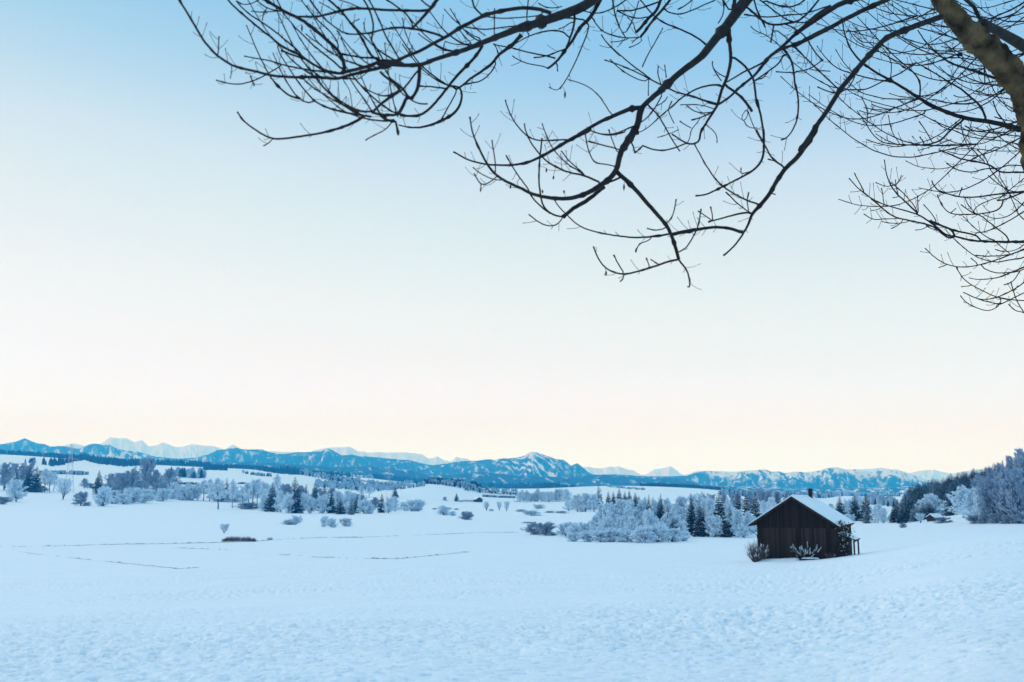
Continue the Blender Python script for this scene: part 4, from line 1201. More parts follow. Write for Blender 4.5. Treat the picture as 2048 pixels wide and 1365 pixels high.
ditch("ditch", [(-40, 1096), (60, 1094), (150, 1092), (240, 1089), (330, 1088), (420, 1086), (500, 1084), (560, 1080), (640, 1076), (740, 1075), (860, 1070), (960, 1066), (1040, 1065)], .25, 1, .42, .2, .42)
ditch("ditch", [(350, 1096), (400, 1098), (450, 1101), (500, 1105), (560, 1110), (640, 1115), (720, 1118), (800, 1118), (860, 1112), (940, 1104)], .2, 2, .28, .10, .3)
ditch("ditch", [(20, 1102), (100, 1112), (180, 1120), (260, 1128), (320, 1134), (360, 1138), (400, 1135)], .16, 3, .22, .05, .3)


def reeds(px, py, wpx, hpx, label, n, seed):
    p, d = spot(px, py)
    w = wpx / 2016 * d; h = hpx / 2041 * d
    o = reed_mesh(seed, w, h, n, .9).build("reed_clump", M_REED)
    o.location = p
    tag(o, label, "reeds")


reeds(478, 1084, 66, 13, "dense clump of dark dry reeds on the long ditch", 900, 1)
reeds(540, 1081, 12, 8, "tiny tuft of dry reeds right of the dense clump", 80, 2)
reeds(700, 1077, 60, 5, "thin pale line of reeds on the long ditch", 260, 3)

# ------------------------------------------------------------------ the two bare ash trees overhead
# limbs as polylines read off the photograph, in blocks "x offset, y offset, scale"; every limb then gets its own depth
CROPS = {1: (340, 0, 4.446), 2: (780, 0, 4.446), 3: (1200, 0, 4.446), 4: (1588, 0, 4.446), 5: (900, 260, 3.935), 6: (1340, 260, 3.935), 7: (1648, 300, 4.015), 0: (0, 0, 1.0)}
NEAR = """
2|76,62,40,30,26|1850 -30 1720 60 1600 110 1480 150 1350 190 1250 230 1150 250 1000 310 900 350 780 400 650 450 520 490 400 530 280 580 150 585 30 575 -106 572|d=5.6,4.0
2|28,26,22|1430 120 1340 85 1200 70 1060 85 900 120 820 145 720 200 620 250 500 330 400 380 280 450 150 500 0 570 -80 590
3|84,60,46,34|1320 -25 1260 50 1200 130 1130 230 1050 320 970 420 910 500 830 560 750 620 660 690 580 770 500 840 440 890 390 940 370 962|d=6.0,5.2
3|34,26,20|375 960 340 958 260 970 170 1010 80 1050 0 1085 -60 1120 -130 1160 -200 1200
3|50,46,42,40|370 962 355 980 345 1080 310 1170 260 1250 210 1320 180 1365
5|38,34,26,20,14,8|1450 0 1400 80 1350 160 1325 240 1320 300 1290 350 1240 400 1180 440 1100 490 1000 530 900 545 800 540 700 520 630 500 560 460 490 430 420 395 360 355 310 300 270 230 220 130 185 50 165 -30 157 -100
4|40,38,34,30|1310 150 1200 190 1100 225 1000 265 900 300 800 350 740 420 660 500 580 590 510 680 440 760 390 830 300 980 200 1120 140 1220 50 1340|d=6.8,5.8
6|32,30,26,24,12,9|1160 -10 1110 60 1050 150 1000 220 910 300 840 400 790 500 710 595 645 660 620 740 575 820 520 900 470 950 420 990
3|26,26,22,18,16|2045 60 1950 120 1860 190 1780 270 1700 340 1640 400 1580 450 1500 510 1440 590 1380 670 1330 710 1250 770 1180 840 1110 900 1055 930|d=6.2,5.6
3|24,20,14,10|2045 245 1900 310 1800 370 1700 410 1600 440 1520 500 1450 560 1370 600 1280 640 1200 690 1130 730
4|34,30,28|850 -10 780 20 620 90 480 160 320 250 160 330 0 410
4|40,34,28|620 -30 520 0 420 30 320 90 160 200 0 310
3|30,26|1200 -20 1190 60 1180 115
3|26,24,22,18,14,10|1145 240 1145 330 1155 420 1165 500 1155 600 1130 690 1100 760 1070 830 1050 930 1020 980 960 1070 910 1150 885 1185 895 1240 870 1275 820 1290 760 1275 700 1235 640 1195
3|18,18,20|1110 760 1170 800 1230 840 1290 900 1350 990
1|28,26,24,22,20|2045 550 1950 575 1850 610 1760 630 1640 660 1560 680 1500 700
1|24,24|2045 560 1960 545 1870 540 1800 580 1700 610 1600 630 1530 650
1|22,18,14|1540 690 1480 705 1300 685 1150 690 1000 685 880 670 760 635 680 620 560 590 430 505 370 450 290 350 215 220 150 110 80 0 20 -120
1|20,16,12|1530 660 1400 640 1300 590 1220 540 1160 490 1060 450 960 390 900 330 800 260 690 165 580 70 510 0 460 -90
1|14,12,10|1170 490 1130 440 1040 370 920 270 810 195 700 125 610 40 590 10
1|8|600 10 620 40 690 45 750 25 790 0
1|26,24,22|1545 650 1555 590 1530 510 1490 440 1420 380 1330 300 1230 220 1130 155 1070 130 1000 95 920 45 840 0 780 -60
1|10|1010 105 930 95 850 70 770 5
1|8|990 100 900 105 800 112 720 100
1|7|850 75 830 130 820 185
2|20,18,18|345 90 300 100 90 95
1|18,18,14|2045 95 1900 90 1760 80 1640 75 1530 95 1400 130 1290 155 1200 150 1100 150
1|10|1000 100 975 50 950 0 930 -60
1|11,9,8|1500 430 1490 370 1450 310 1390 250 1310 180 1270 130 1220 75 1165 0 1130 -60
2|26,22,16|440 -30 420 0 380 60 340 100 280 170 200 250
2|18,16,14|480 330 380 295 260 265 180 255 90 245 0 250
1|16,12,10,16|2045 250 1990 250 1890 265 1780 295 1680 305 1600 310 1530 290 1450 230 1385 180 1350 140 1300 80 1245 0
1|18,16,16|1860 540 1800 510 1760 450 1720 370 1670 280 1600 200 1540 120 1480 60 1410 0 1370 -50
1|14|1710 -20 1760 60 1790 130 1812 230 1800 320 1790 355
1|12|2045 540 2000 460 1930 350 1880 230 1830 110 1770 0 1750 -40
1|8|1500 0 1600 30 1700 75
1|8|1920 0 2045 75
1|16,12,8|1500 650 1400 640 1270 630 1100 600 1000 580 890 540 780 525 660 500
1|10,9|1000 580 930 620 850 670 760 715 680 740 600 755 500 740 410 715
1|6|550 600 550 650 535 700
1|9|428 500 432 420 435 325
1|10|715 680 735 730 748 765
1|14|1230 540 1150 510 1060 480 990 450
1|16,14,10,8|1790 1040 1720 1030 1620 1015 1500 990 1370 950 1280 900 1220 830 1160 760 1110 690 1060 610 1000 520 960 450 955 390
1|16,12,10|1800 990 1700 1000 1620 970 1500 920 1400 860 1280 790 1180 700
1|18,10,8|1730 1000 1660 980 1560 930 1450 850 1400 810 1360 770 1310 700
1|22,15,14,10|1720 1040 1620 1100 1500 1145 1370 1180 1260 1200 1130 1220 1000 1237 910 1240 800 1185 720 1130 650 1075 600 1000
1|8|910 1245 860 1290 830 1300
1|18,14,12|1880 520 1800 515 1700 515 1600 495 1520 480
1|14,12,10|1530 620 1470 560 1380 490 1280 410 1180 310 1115 250
1|9|1110 240 1050 170 1000 110
1|7|1490 500 1430 480 1370 430 1290 350 1245 265
1|12,9|1800 1000 1770 950 1710 860 1650 780 1600 700
1|16,10,8|2045 800 1950 855 1870 855 1790 820 1690 760 1630 690
1|18|2045 770 2000 740 1930 700 1870 640
1|9|2010 1000 1980 880 1960 780 1940 640 1930 560
1|12|1890 520 1840 440 1790 360
1|7|1925 520 1915 450 1910 380
1|22,18|2045 810 1950 870 1870 930 1800 1000
1|20|2045 1010 1980 1030 1880 1025 1790 1000
1|20|1980 1080 1900 1060 1850 1000
1|9|1960 1110 1910 1160 1850 1190 1780 1220 1740 1250
1|16|2000 1060 2020 1130 2030 1200
1|6|1540 720 1600 800 1620 950
1|7|1580 690 1660 720 1760 640
1|8|1700 600 1640 560 1600 480 1560 420 1520 340
1|7|1620 190 1660 190 1685 170
1|7|1735 290 1730 240 1720 200
1|7|1540 140 1480 110 1400 60 1325 20
2|12|345 60 310 30 275 0 260 -20
2|12|205 240 190 190 150 130 80 75 0 15 -30 0
2|14|820 140 790 110 745 70 730 0 725 -40
2|30,26,20,16|1890 -40 1870 0 1830 80 1800 130 1755 190 1700 230 1660 290 1620 370 1570 430 1520 500 1480 550 1440 590 1400 610
2|12|1740 180 1640 165 1550 160
2|11,9,8|1770 200 1765 260 1740 340 1700 430 1660 530 1610 630 1570 710 1510 790
2|6|1510 800 1470 805 1430 795 1415 775
2|8,7|1960 1010 1930 960 1880 880 1820 810 1740 760 1650 725 1580 710
2|18,14|1640 110 1640 200 1620 290 1590 370 1570 420
2|12,10,8|1590 340 1570 300 1510 275 1430 272 1330 290 1220 330 1130 380 1060 430
2|28,22,18,14|1170 310 1100 390 1020 450 960 490 920 560 850 610 780 660 700 710 640 770 590 795
2|14,20,16,8|630 780 640 840 635 910 600 980 530 1040 450 1080 360 1115 250 1140 160 1135 80 1115
2|10|600 800 560 880 510 970 460 1060
2|22,20,16|830 390 800 450 740 530 660 610 580 690 530 760 490 810 440 870 390 930 320 1000 250 1035 180 1035 90 1030
2|14,10|500 790 400 775 280 768 250 765
2|28,26,22|260 590 262 680 255 760 230 830 190 880
2|20,16|190 880 150 860 130 800 60 740 0 700
2|14|250 620 200 690 150 760 100 810 0 870
2|24|150 860 120 940 80 1010 60 1030
2|10|950 540 930 600 880 670 800 730 700 745 640 760
2|8|960 490 955 430 920 390
2|9,10,12|900 390 970 410 1050 420 1130 440 1220 465 1310 485 1400 500 1470 520
2|10|1550 440 1470 470 1400 500 1310 515 1280 515
2|8|1400 600 1300 580 1230 570 1150 540 1090 500
2|8|1485 550 1490 635
2|9|925 310 930 180 930 80
2|9|1215 300 1220 100 1230 0
2|7|650 240 600 210 540 150 480 80
2|8|740 400 680 350 620 270
2|10|1150 230 1050 240 930 255 850 265 740 255 660 240
2|9|1370 130 1300 145 1190 155 1060 165 960 165 870 150
2|8|850 320 780 270 720 210
2|8|820 350 740 320 670 270
2|7|720 390 650 400 560 395 490 370
2|7|480 380 470 480
2|8|1620 190 1560 240 1500 262
2|8|1530 60 1460 75 1380 70 1320 30
2|7|2045 500 2000 460 1930 390 1880 310
2|9|1690 90 1800 120 1880 120 1960 85 2045 40
2|9|1800 150 1830 220 1900 290 2045 335
2|8|1980 -20 2000 130 2045 250
2|8|220 460 180 390 130 280 110 160
2|9|80 530 40 450 0 380 -40 320
2|8|165 500 180 430
3|10,7|375 600 420 500 500 360 560 250
3|9,7|545 1030 480 1090 400 1160 310 1190
3|14,12,9|1090 760 1000 755 900 775 820 810 740 860 660 930 590 990 545 1030
3|16,12,10,7|1060 935 950 905 860 870 750 840 660 815 600 785 520 745 460 715 380 650 290 585 200 510 100 420 40 360 10 310
3|9|460 720 380 670 250 610 150 570 40 535
3|8|430 725 360 720 260 670 170 610 90 530
3|7|430 730 430 850
3|8|540 740 510 660 520 590
3|7|590 690 575 580
3|7|600 860 590 890 540 930 500 945
3|16,15,14|1170 500 1240 545 1300 600 1340 660 1370 720 1380 810 1390 900 1420 980 1440 1090 1460 1200 1455 1365
6|16,14,11,10|735 0 740 100 740 180 710 270 640 330 560 375 430 440 330 490 270 515 200 520
3|16,13,9|1650 460 1700 530 1725 640 1730 740 1760 840 1765 930 1755 1060 1720 1150 1680 1210 1650 1245 1610 1245
3|9|1720 645 1620 645 1565 638
3|9|1720 645 1860 620 1930 570 1985 530
3|7|1860 620 1940 630 2045 635
3|12|1640 470 1610 540 1585 575 1520 620 1450 670 1380 720
3|14,16,14|1960 -20 1900 60 1850 120 1760 195 1660 210 1580 225 1500 220 1420 170 1360 110 1300 60
3|12|1470 245 1420 150 1390 80 1370 0 1360 -30
3|10|1880 200 1780 205 1680 190 1590 130 1500 60 1420 0
3|12|1820 0 1780 40 1680 70 1560 45 1450 0
3|10|2045 50 1900 100 1800 130 1660 135 1520 155 1400 150 1280 130
3|7|1620 430 1530 350 1450 300 1380 280 1340 235
3|12|1540 250 1520 380
3|10|1640 210 1740 260 1820 320 1870 400 1920 480 1980 540
3|9|1560 260 1660 340 1740 420 1830 520 1940 630 2045 720
3|14,12,10|940 395 900 360 820 310 720 265 600 220 510 170 430 90 360 0
3|22,20|550 -20 500 110 440 150 380 230 320 290
3|20,18|640 -20 560 80 500 150 440 220 380 310 360 330
3|8|380 330 290 340 180 335 80 310 0 265
3|10|430 150 330 170 230 140 150 95
3|12|550 10 420 55 300 95 150 100
3|8|220 315 170 250 130 130 110 0
3|8|215 310 260 250 310 130 345 10
3|10|0 120 90 90 180 40 230 0
3|10|570 90 640 125 720 130 820 95 920 45 1020 5
3|9|1050 210 1090 150 1105 80 1090 0
3|12|1160 110 1100 20 1080 -20
3|9|690 85 750 60 815 5
3|7|340 330 285 380
3|7|390 345 340 395 260 425
3|7|260 345 180 370 95 375
3|7|310 280 300 200 240 155
3|12,9|430 950 490 990 540 1060 590 1150 650 1260 710 1345
3|10,9|560 830 530 890 490 960 430 1040 370 1090 240 1150 110 1200 0 1190
3|6|600 1200 510 1225
3|6|600 1200 700 1155
3|11|760 1280 660 1320 560 1345 460 1330 380 1295
3|8|310 1365 300 1310 270 1260
3|8|310 1365 380 1295
3|8|1120 690 1040 650 990 590 1000 550
3|8|1080 720 1040 670 1000 600
3|12,9|1020 985 960 1020 890 1050 810 1070
3|8|980 1000 900 1010 830 990 770 940
3|7|990 960 900 935 800 930 715 935
3|7|950 1120 1010 1160 1045 1220 1040 1270
3|6|1310 960 1320 1020 1290 1080 1260 1090 1260 1020 1300 980
3|6|1280 1100 1340 1145 1400 1140
3|7|1310 970 1350 1090 1400 1200 1470 1300 1500 1365
3|8|1380 710 1450 705 1495 640
3|7|810 1140 750 1110 710 1080
3|7|885 1060 850 1120 805 1150 800 1240 770 1285
3|7|660 1100 600 980 640 900
5|26,18,12,10|1110 0 1040 30 940 80 810 160 710 215 620 255 560 270 450 280 350 278 290 275 160 245 90 210 30 175
5|10,8|940 75 870 80 780 85 680 85 620 60 555 0 500 -70 450 -180 435 -235
5|14,11,8|1190 420 1120 385 1040 355 930 335 850 300 760 250 700 185 640 110 590 0 585 -50
5|8|358 345 358 260 345 180 330 80
5|12,9,8|890 685 840 680 770 650 700 590 640 530 620 470 550 380 490 290 440 200
5|12,10|790 660 735 610 715 530 700 430 700 350 705 250 715 150 725 65
5|22,26,22|1210 450 1140 510 1060 570 980 610 920 660 890 685
5|8|890 690 850 745 800 762 740 750 680 715 620 665
5|8,7|1060 360 1010 320 920 270 850 200 790 120 740 0 725 -50
5|8|1060 350 1000 300 930 240 875 165
5|8|350 385 300 425 245 440 220 400 190 345
5|7|420 400 330 390 230 340 180 295
5|7|245 440 240 485
5|28,24,20|1320 340 1380 390 1450 460 1520 540 1590 620 1650 690 1705 750 1740 820 1770 910 1800 1020
5|14|1220 420 1290 400 1350 370
5|8|1705 740 1750 690 1765 640 1780 545
5|8|1700 775 1620 795 1550 775
5|14,11,9|1800 1020 1720 1035 1640 1065 1560 1090 1480 1115 1375 1140 1300 1125 1240 1100 1190 1055 1150 980 1130 920
5|8|1375 1135 1320 1050 1290 985
5|7|1370 1145 1365 1180 1340 1195
5|12,9|1800 1030 1850 1080 1880 1140 1890 1230 1885 1255 1870 1235
5|9|1790 970 1860 930 1910 850 1945 780 1965 700 1975 625
5|8|1310 290 1230 270 1140 265 1110 220 1080 130 1060 0
5|9|1420 80 1450 150 1455 190 1510 135
5|9|1320 150 1200 120 1090 90
5|9|1400 10 1280 45 1200 40 1090 0
5|7|1320 190 1280 90 1250 0
5|7|1575 1085 1545 1010
5|7|1640 1060 1580 1020
6|20,18,16|575 815 520 790 440 770 340 765 270 775 150 800 20 825
5|16,12,9,7|2046 770 1950 780 1850 795 1740 820 1600 840 1490 850 1350 840 1250 825 1150 805 1050 775 980 730 920 670 850 600 820 550
5|7|1590 845 1570 875 1530 880 1480 900 1470 940
6|14,11,9|640 650 560 655 450 685 340 715 305 725
6|7|330 715 270 670 220 640
6|7|340 710 320 605
6|12,9,8|710 590 600 555 480 490 420 450 360 395 270 260 230 180 190 110
6|12,9|900 290 830 250 790 210 740 110 680 0
6|7|820 245 770 230
6|8|640 660 540 590 440 490
6|7|640 325 550 355 560 300
6|7|620 640 605 560 620 490
6|7|800 500 830 510
4|9|400 820 340 830 210 775
4|9|420 825 490 780 540 690 550 600
4|11,9|390 790 280 690 160 570 0 420
"""
FAR = """
4|50,42,34,24,18,10|2120 1190 2045 1160 1900 1120 1720 1080 1580 1065 1440 1030 1280 970 1120 880 1000 800 880 730 720 640 600 560 500 440 440 280 430 160|d=13,12
4|22,16,9|1710 1075 1690 1000 1640 920 1560 860 1500 800 1390 740 1280 670 1180 610 1090 560
4|16,12,8|1115 875 1125 800 1120 720 1060 640 960 560 860 470 790 400 700 300 560 150
4|14,12,8|870 730 720 710 560 670 400 620 330 570 260 490 205 410
4|8|530 660 440 560 370 440
4|12,10,8|1110 880 950 885 800 880 600 830 500 750 440 660
4|13,9|1110 880 950 940 850 980 740 950 690 930
4|8|860 980 760 1020 650 1010 580 985
4|20,16,10,8|1510 1065 1400 1150 1300 1260 1200 1285 1080 1295 900 1285 780 1270 700 1200 640 1100 570 1000 560 985
4|8|940 1275 880 1200 850 1100 840 1025
4|9|1030 1290 900 1310 750 1280 650 1245
4|30,24,16,10|1970 750 1920 750 1800 700 1650 650 1500 600 1380 560 1280 480 1180 390 1100 270
4|20,14,10|1970 775 1920 770 1700 750 1550 700 1480 650
4|12|1700 750 1690 580
4|9|650 1110 655 1000 640 940 595 860
4|8|850 980 760 980 620 960
4|10|1240 1290 1180 1180 1110 1080
4|9|1160 1280 1120 1220
4|9|1390 1160 1300 1120 1250 1070
4|12,9|1500 500 1300 470 1150 490 1000 480 860 440 720 380 600 380 520 300
4|12,9|1640 330 1480 330 1350 380 1250 400 1150 395 1000 350 900 310
4|12,8|1510 370 1300 300 1150 260 1000 220 860 100 780 10
4|14,9|1640 160 1500 130 1350 110 1250 90 1100 50 900 0
4|10,8|860 690 870 560 830 480 760 400
4|9|770 360 650 320 480 270
4|8|760 430 640 420 540 360 500 290
4|9|1380 740 1440 620 1560 500
4|9|1390 750 1300 830 1180 860 1100 850
4|8|1560 860 1450 870 1420 850
4|9|1690 760 1600 820 1540 860
4|8|1640 830 1720 780 1840 740
4|9|2010 900 1850 870 1700 850 1580 830
4|9|2000 880 1900 800 1800 640 1690 570
4|10|2040 1010 1850 920 1760 780 1690 600
4|12|1900 1120 1800 1000 1770 900
4|9|2040 1020 1900 980 1860 900
4|9|2045 1100 1830 1060 1780 1040
4|10|2045 1220 1880 1200 1720 1180 1600 1170 1520 1120
4|10|2045 1300 1900 1260 1700 1240 1560 1220 1370 1140
4|9|1720 1090 1780 1180 1900 1280 2000 1330
4|9|1480 1090 1500 1200 1560 1340
4|8|2045 1345 1800 1345 1560 1320 1350 1335
4|8|1400 1240 1280 1290 1100 1340
4|8|1580 1070 1560 1180 1500 1260
7|22,18,14,10,8|1680 742 1605 740 1480 740 1350 738 1190 732 1050 695 980 690 880 600 760 520 640 485 480 440 380 395 330 350 270 310 230 260 200 230|d=11,10
7|9|330 350 265 230 245 188
7|16,13,10,8|760 520 700 460 600 370 540 300 500 200 485 80
7|9|760 520 720 440 640 350 570 290 530 262
7|7|540 300 460 285 415 262
7|7|540 300 600 265 622 205
7|16,13,10|1050 690 1030 720 960 690 920 640 840 600 740 580 600 550 540 530 460 460 380 395
7|18,14|1050 685 1035 650 960 610 920 605 850 570
7|13,18|1260 735 1240 690 1150 670 1050 650 920 600 850 570
7|8|600 550 540 555 480 555 410 565 360 545 320 515
7|12,9|1490 740 1480 700 1400 640 1250 520 1180 500 1100 440
7|14,11,9,8|1680 770 1605 800 1500 840 1400 880 1250 925 1150 942 1060 942 980 920 900 875 810 790
7|10|1500 840 1400 852 1300 855 1220 847
7|10,8|1680 1218 1605 1212 1500 1205 1440 1195 1370 1180 1290 1140 1190 1090 1120 1040 1060 945
7|10,8|1680 1110 1605 1150 1500 1200 1420 1245 1330 1225 1240 1200 1120 1145
7|8|1420 1245 1330 1297 1260 1285 1140 1230 1095 1170
7|9|1680 930 1605 960 1560 980 1440 990 1370 990 1320 970 1260 940
7|16,13,10|1680 335 1605 340 1450 350 1300 370 1220 382 1080 380 1020 360 930 340 880 290 865 245
7|16,14,12|1680 182 1605 180 1410 183 1350 130 1280 105 1100 75 1000 30 920 0
7|14,10,8|1440 400 1430 460 1380 495 1230 518 1060 520 1000 510 940 440 910 360
7|14|1605 340 1440 405 1390 408
7|10|1680 135 1605 130 1475 120 1420 150 1300 150 1180 185 1060 160 985 110
7|10|1680 470 1605 490 1540 540 1380 625 1300 660 1200 670
7|9|1080 380 1110 300
7|8|1220 515 1150 440 1130 380
7|8|1605 560 1560 520 1480 330 1400 200
7|9|1300 105 1220 30 1180 -20
7|9|1340 180 1300 60 1230 0
7|8|910 590 880 530 800 440
7|7|760 520 750 370
7|7|600 380 580 300 572 240
7|7|610 375 550 385
7|7|480 440 470 330 460 310
7|7|480 450 430 485 375 488
7|7|640 560 600 610 540 632
7|7|850 600 800 640 735 645
7|8|920 640 860 640 820 610
7|7|1010 515 1060 470
7|7|690 575 620 590 520 590 465 575
7|8|1240 920 1180 870
7|8|1500 840 1400 760 1360 720
7|7|1380 1180 1440 1200 1380 1260
7|9|1605 1310 1540 1200 1500 1060
7|8|1605 1300 1540 1300 1480 1240
7|7|1190 1090 1100 1100
7|7|1120 1040 1060 945
7|7|980 925 920 947
7|8|1570 980 1520 1060 1445 1085
7|8|1605 450 1500 370 1440 300 1330 150
7|8|1605 230 1480 330 1390 408
7|8|1480 360 1340 400 1210 460 1200 500
"""


_r = np.random.default_rng(77)
_x = []
for _i in range(64):        # fine boughs of the second tree that fill the upper right
    y0 = _r.uniform(-60, 600) if _i < 40 else _r.uniform(-40, 300)
    x0 = 2062 if _i < 40 else _r.uniform(1830, 2040)
    if y0 > 330 and _r.random() < .6: continue
    L_ = _r.uniform(110, 330) * (1 if y0 < 380 else .55)
    kk_ = np.linspace(0, 1, 9)
    sag = _r.uniform(.05, .28) * L_
    hd = _r.uniform(-.25, .55)
    xs_ = x0 - L_ * kk_; ys_ = y0 + hd * L_ * kk_ + sag * np.sin(kk_ * 2.2) - L_ * .55 * np.clip(kk_ - .35, 0, 1) ** 1.6 + np.cumsum(_r.normal(0, 1.6, 9))
    _x.append("0|%.1f,%.1f,1.6|" % (_r.uniform(2.2, 4.2), _r.uniform(1.8, 2.6)) + " ".join("%.0f %.0f" % q for q in zip(xs_, ys_)))
FAR = FAR.rstrip() + "\n" + "\n".join(_x)


_x = []
for _i in range(20):        # further long shoots in the dense left-hand bough
    x0 = _r.uniform(560, 1010); y0 = np.interp(x0, [560, 690, 830, 1010], [150, 157, 126, 75]) if _i % 2 else np.interp(x0, [560, 700, 800, 1010], [185, 226, 240, 120])
    L_ = _r.uniform(70, 230)
    kk_ = np.linspace(0, 1, 8)
    xs_ = x0 - L_ * (kk_ * _r.uniform(.55, 1.0)); ys_ = y0 + L_ * _r.uniform(-.05, .14) * np.sin(kk_ * 2.4) - L_ * _r.uniform(.3, 1.1) * kk_ ** 1.7 + np.cumsum(_r.normal(0, 1.5, 8))
    _x.append("0|%.1f,%.1f,1.5|" % (_r.uniform(2.4, 3.6), _r.uniform(1.9, 2.5)) + " ".join("%.0f %.0f" % q for q in zip(xs_, ys_)))
NEAR = NEAR.rstrip() + "\n" + "\n".join(_x)


def parse(txt, dist, seed):
    """polylines -> list of limbs with pixel points, widths and a forward distance at every point"""
    r = np.random.default_rng(seed)
    limbs = []
    sp, sd_, si = [], [], []
    for ln in txt.strip().split('\n'):
        f = ln.split('|')
        ox, oy, sc = CROPS[int(f[0])]
        w = np.array([float(q) for q in f[1].split(',')]) / sc
        c = np.array([float(q) for q in f[2].split()]).reshape(-1, 2) / sc + (ox, oy)
        # smooth resampling
        sl = np.concatenate([[0], np.cumsum(np.hypot(*np.diff(c, axis=0).T))])
        n = max(4, int(sl[-1] / 7) + 2)
        t = np.linspace(0, sl[-1], n)
        m = np.stack([np.interp(t, sl, c[:, 0]), np.interp(t, sl, c[:, 1])], 1)
        for _ in range(2):
            m[1:-1] = .25 * m[:-2] + .5 * m[1:-1] + .25 * m[2:]
        wd = np.interp(t / sl[-1], np.linspace(0, 1, len(w)) if len(w) > 1 else [0], w)
        parent = -1
        if len(f) > 3:
            d0, d1 = [float(q) for q in f[3][2:].split(',')]
            dd = np.linspace(d0, d1, n)
        else:
            best = None
            for e in (0, -1):
                ds = np.hypot(sp_[:, 0] - m[e, 0], sp_[:, 1] - m[e, 1])
                k = int(np.argmin(ds))
                cost = ds[k] + (6 if e == -1 else 0)
                if best is None or cost < best[0]: best = (cost, e, k)
            _, e, k = best
            if e == -1:
                m = m[::-1]; wd = wd[::-1]
            if ds_all(sp_, m[0]) < 9: m[0] = sp_[k]
            d0 = sd2[k]; parent = si2[k]
            lm = sl[-1] * d0 / F
            d1 = max(dist[0], min(dist[1], d0 + lm * r.uniform(-.75, .6)))
            dd = d0 + (d1 - d0) * np.linspace(0, 1, n) ** 1.2
        limbs.append(dict(c=m, w=wd, d=dd, parent=parent, len=sl[-1]))
        sp.append(m); sd_.append(dd); si.append(np.full(n, len(limbs) - 1))
        sp_ = np.concatenate(sp); sd2 = np.concatenate(sd_); si2 = np.concatenate(si)
    return limbs


def ds_all(a, p): return float(np.min(np.hypot(a[:, 0] - p[0], a[:, 1] - p[1])))


def bare_tree(txt, dist, seed, root, major_px, twig_n, twig_len, mat_b, wk=1.0):
    limbs = parse(txt, dist, seed)
    r = np.random.default_rng(seed + 1)
    major = {}
    for i, L in enumerate(limbs):
        if L['w'].max() >= major_px or L['parent'] < 0:
            major[i] = [MB(), MB()]
    seg = {}
    for i, L in enumerate(limbs):
        k = i
        while k not in major: k = limbs[k]['parent']
        c, w, d = L['c'], L['w'].copy(), L['d']
        n = len(c)
        # knots and a swollen bud at the tip
        for _ in range(max(1, int(L['len'] / 45))):
            j = r.integers(0, n); w[j] *= r.uniform(1.15, 1.5)
        if w[-1] < 3: w[-1] *= 1.25
        jit = r.normal(0, .25, (n, 2)) * np.clip(w, 0, 3)[:, None] * .25
        p = np.array([P(a + b_[0], b + b_[1], q) for (a, b), q, b_ in zip(c, d, jit)])
        rad = np.maximum(w * wk, 1.15) * .5 * d / F
        tgt = major[k][0] if i == k else major[k][1]
        tgt.tube(p, rad, 8 if w.max() > 5 else 5, 0)
        # short side shoots in near-opposite pairs, curving upwards
        if w.min() < 4.2:
            s = r.uniform(10, 26)
            while s < L['len'] - 4:
                f = s / L['len'] * (n - 1); j = int(f)
                if w[j] < 5 and r.random() < twig_n:
                    t = c[min(j + 1, n - 1)] - c[max(j - 1, 0)]; t = t / (np.hypot(*t) + 1e-6)
                    for sgn in ((-1, 1) if r.random() < .45 else (r.choice((-1, 1)),)):
                        a = sgn * math.radians(r.uniform(30, 62))
                        dv = np.array((t[0] * math.cos(a) - t[1] * math.sin(a), t[0] * math.sin(a) + t[1] * math.cos(a)))
                        ln_ = r.uniform(.35, 1.0) ** 1.3 * twig_len
                        kk = np.linspace(0, 1, 6)
                        q = c[j] + dv * ln_ * kk[:, None] + np.array((0, -1)) * (ln_ * .38 * kk ** 2 * r.uniform(.3, 1.3))[:, None]
                        q += np.cumsum(r.normal(0, .35, (6, 2)), 0) * (kk > 0)[:, None]
                        dq = d[j] + r.normal(0, .5) * ln_ * d[j] / F * kk
                        pp = np.array([P(a_, b_, z_) for (a_, b_), z_ in zip(q, dq)])
                        rw = np.array((1.5, 1.35, 1.25, 1.15, 1.1, 1.7)) * .5 * d[j] / F * r.uniform(.8, 1.05)
                        major[k][1].tube(pp, rw, 4, 0)
                s += r.uniform(14, 34)
    for k, (a, b) in major.items():
        o = a.build("branch", mat_b, root, smooth=True, world=True)
        if b.n:
            t = b.build("twigs", mat_b, o, smooth=True, world=True); t['kind'] = 'stuff'
    return limbs


# near tree: the lichen-covered leader leans in at the upper right
near = empty("ash_tree", on_ground(2330, 7.6))
tag(near, "big near bare ash with lichen-spotted limb and dark drooping branches overhead", "tree")
ax = [(2440, 1250, 8.2), (2430, 1000, 8.1), (2390, 760, 7.9), (2290, 560, 7.7), (2170, 400, 7.5), (2084, 330, 7.45), (2068, 245, 7.4), (2050, 185, 7.3), (2006, 126, 7.2), (1960, 86, 7.1), (1925, 52, 7.0), (1893, 14, 6.9), (1868, -30, 6.8), (1840, -130, 6.7), (1800, -260, 6.6), (1780, -420, 6.7), (1770, -600, 6.8)]
wx = [170, 150, 130, 112, 96, 74, 60, 56, 56, 54, 46, 39, 37, 36, 34, 26, 14]
base = on_ground(2442, 8.3)
pts = np.array([base - np.array((0, 0, .3))] + [P(*a) for a in ax])
ww = np.array([200] + wx) * .5 * np.array([8.3] + [a[2] for a in ax]) / F
t0 = np.linspace(0, 1, len(pts)); t1 = np.linspace(0, 1, 260)
cp = np.stack([np.interp(t1, t0, pts[:, i]) for i in range(3)], 1); rp = np.interp(t1, t0, ww)
for _ in range(3): cp[1:-1] = .25 * cp[:-2] + .5 * cp[1:-1] + .25 * cp[2:]
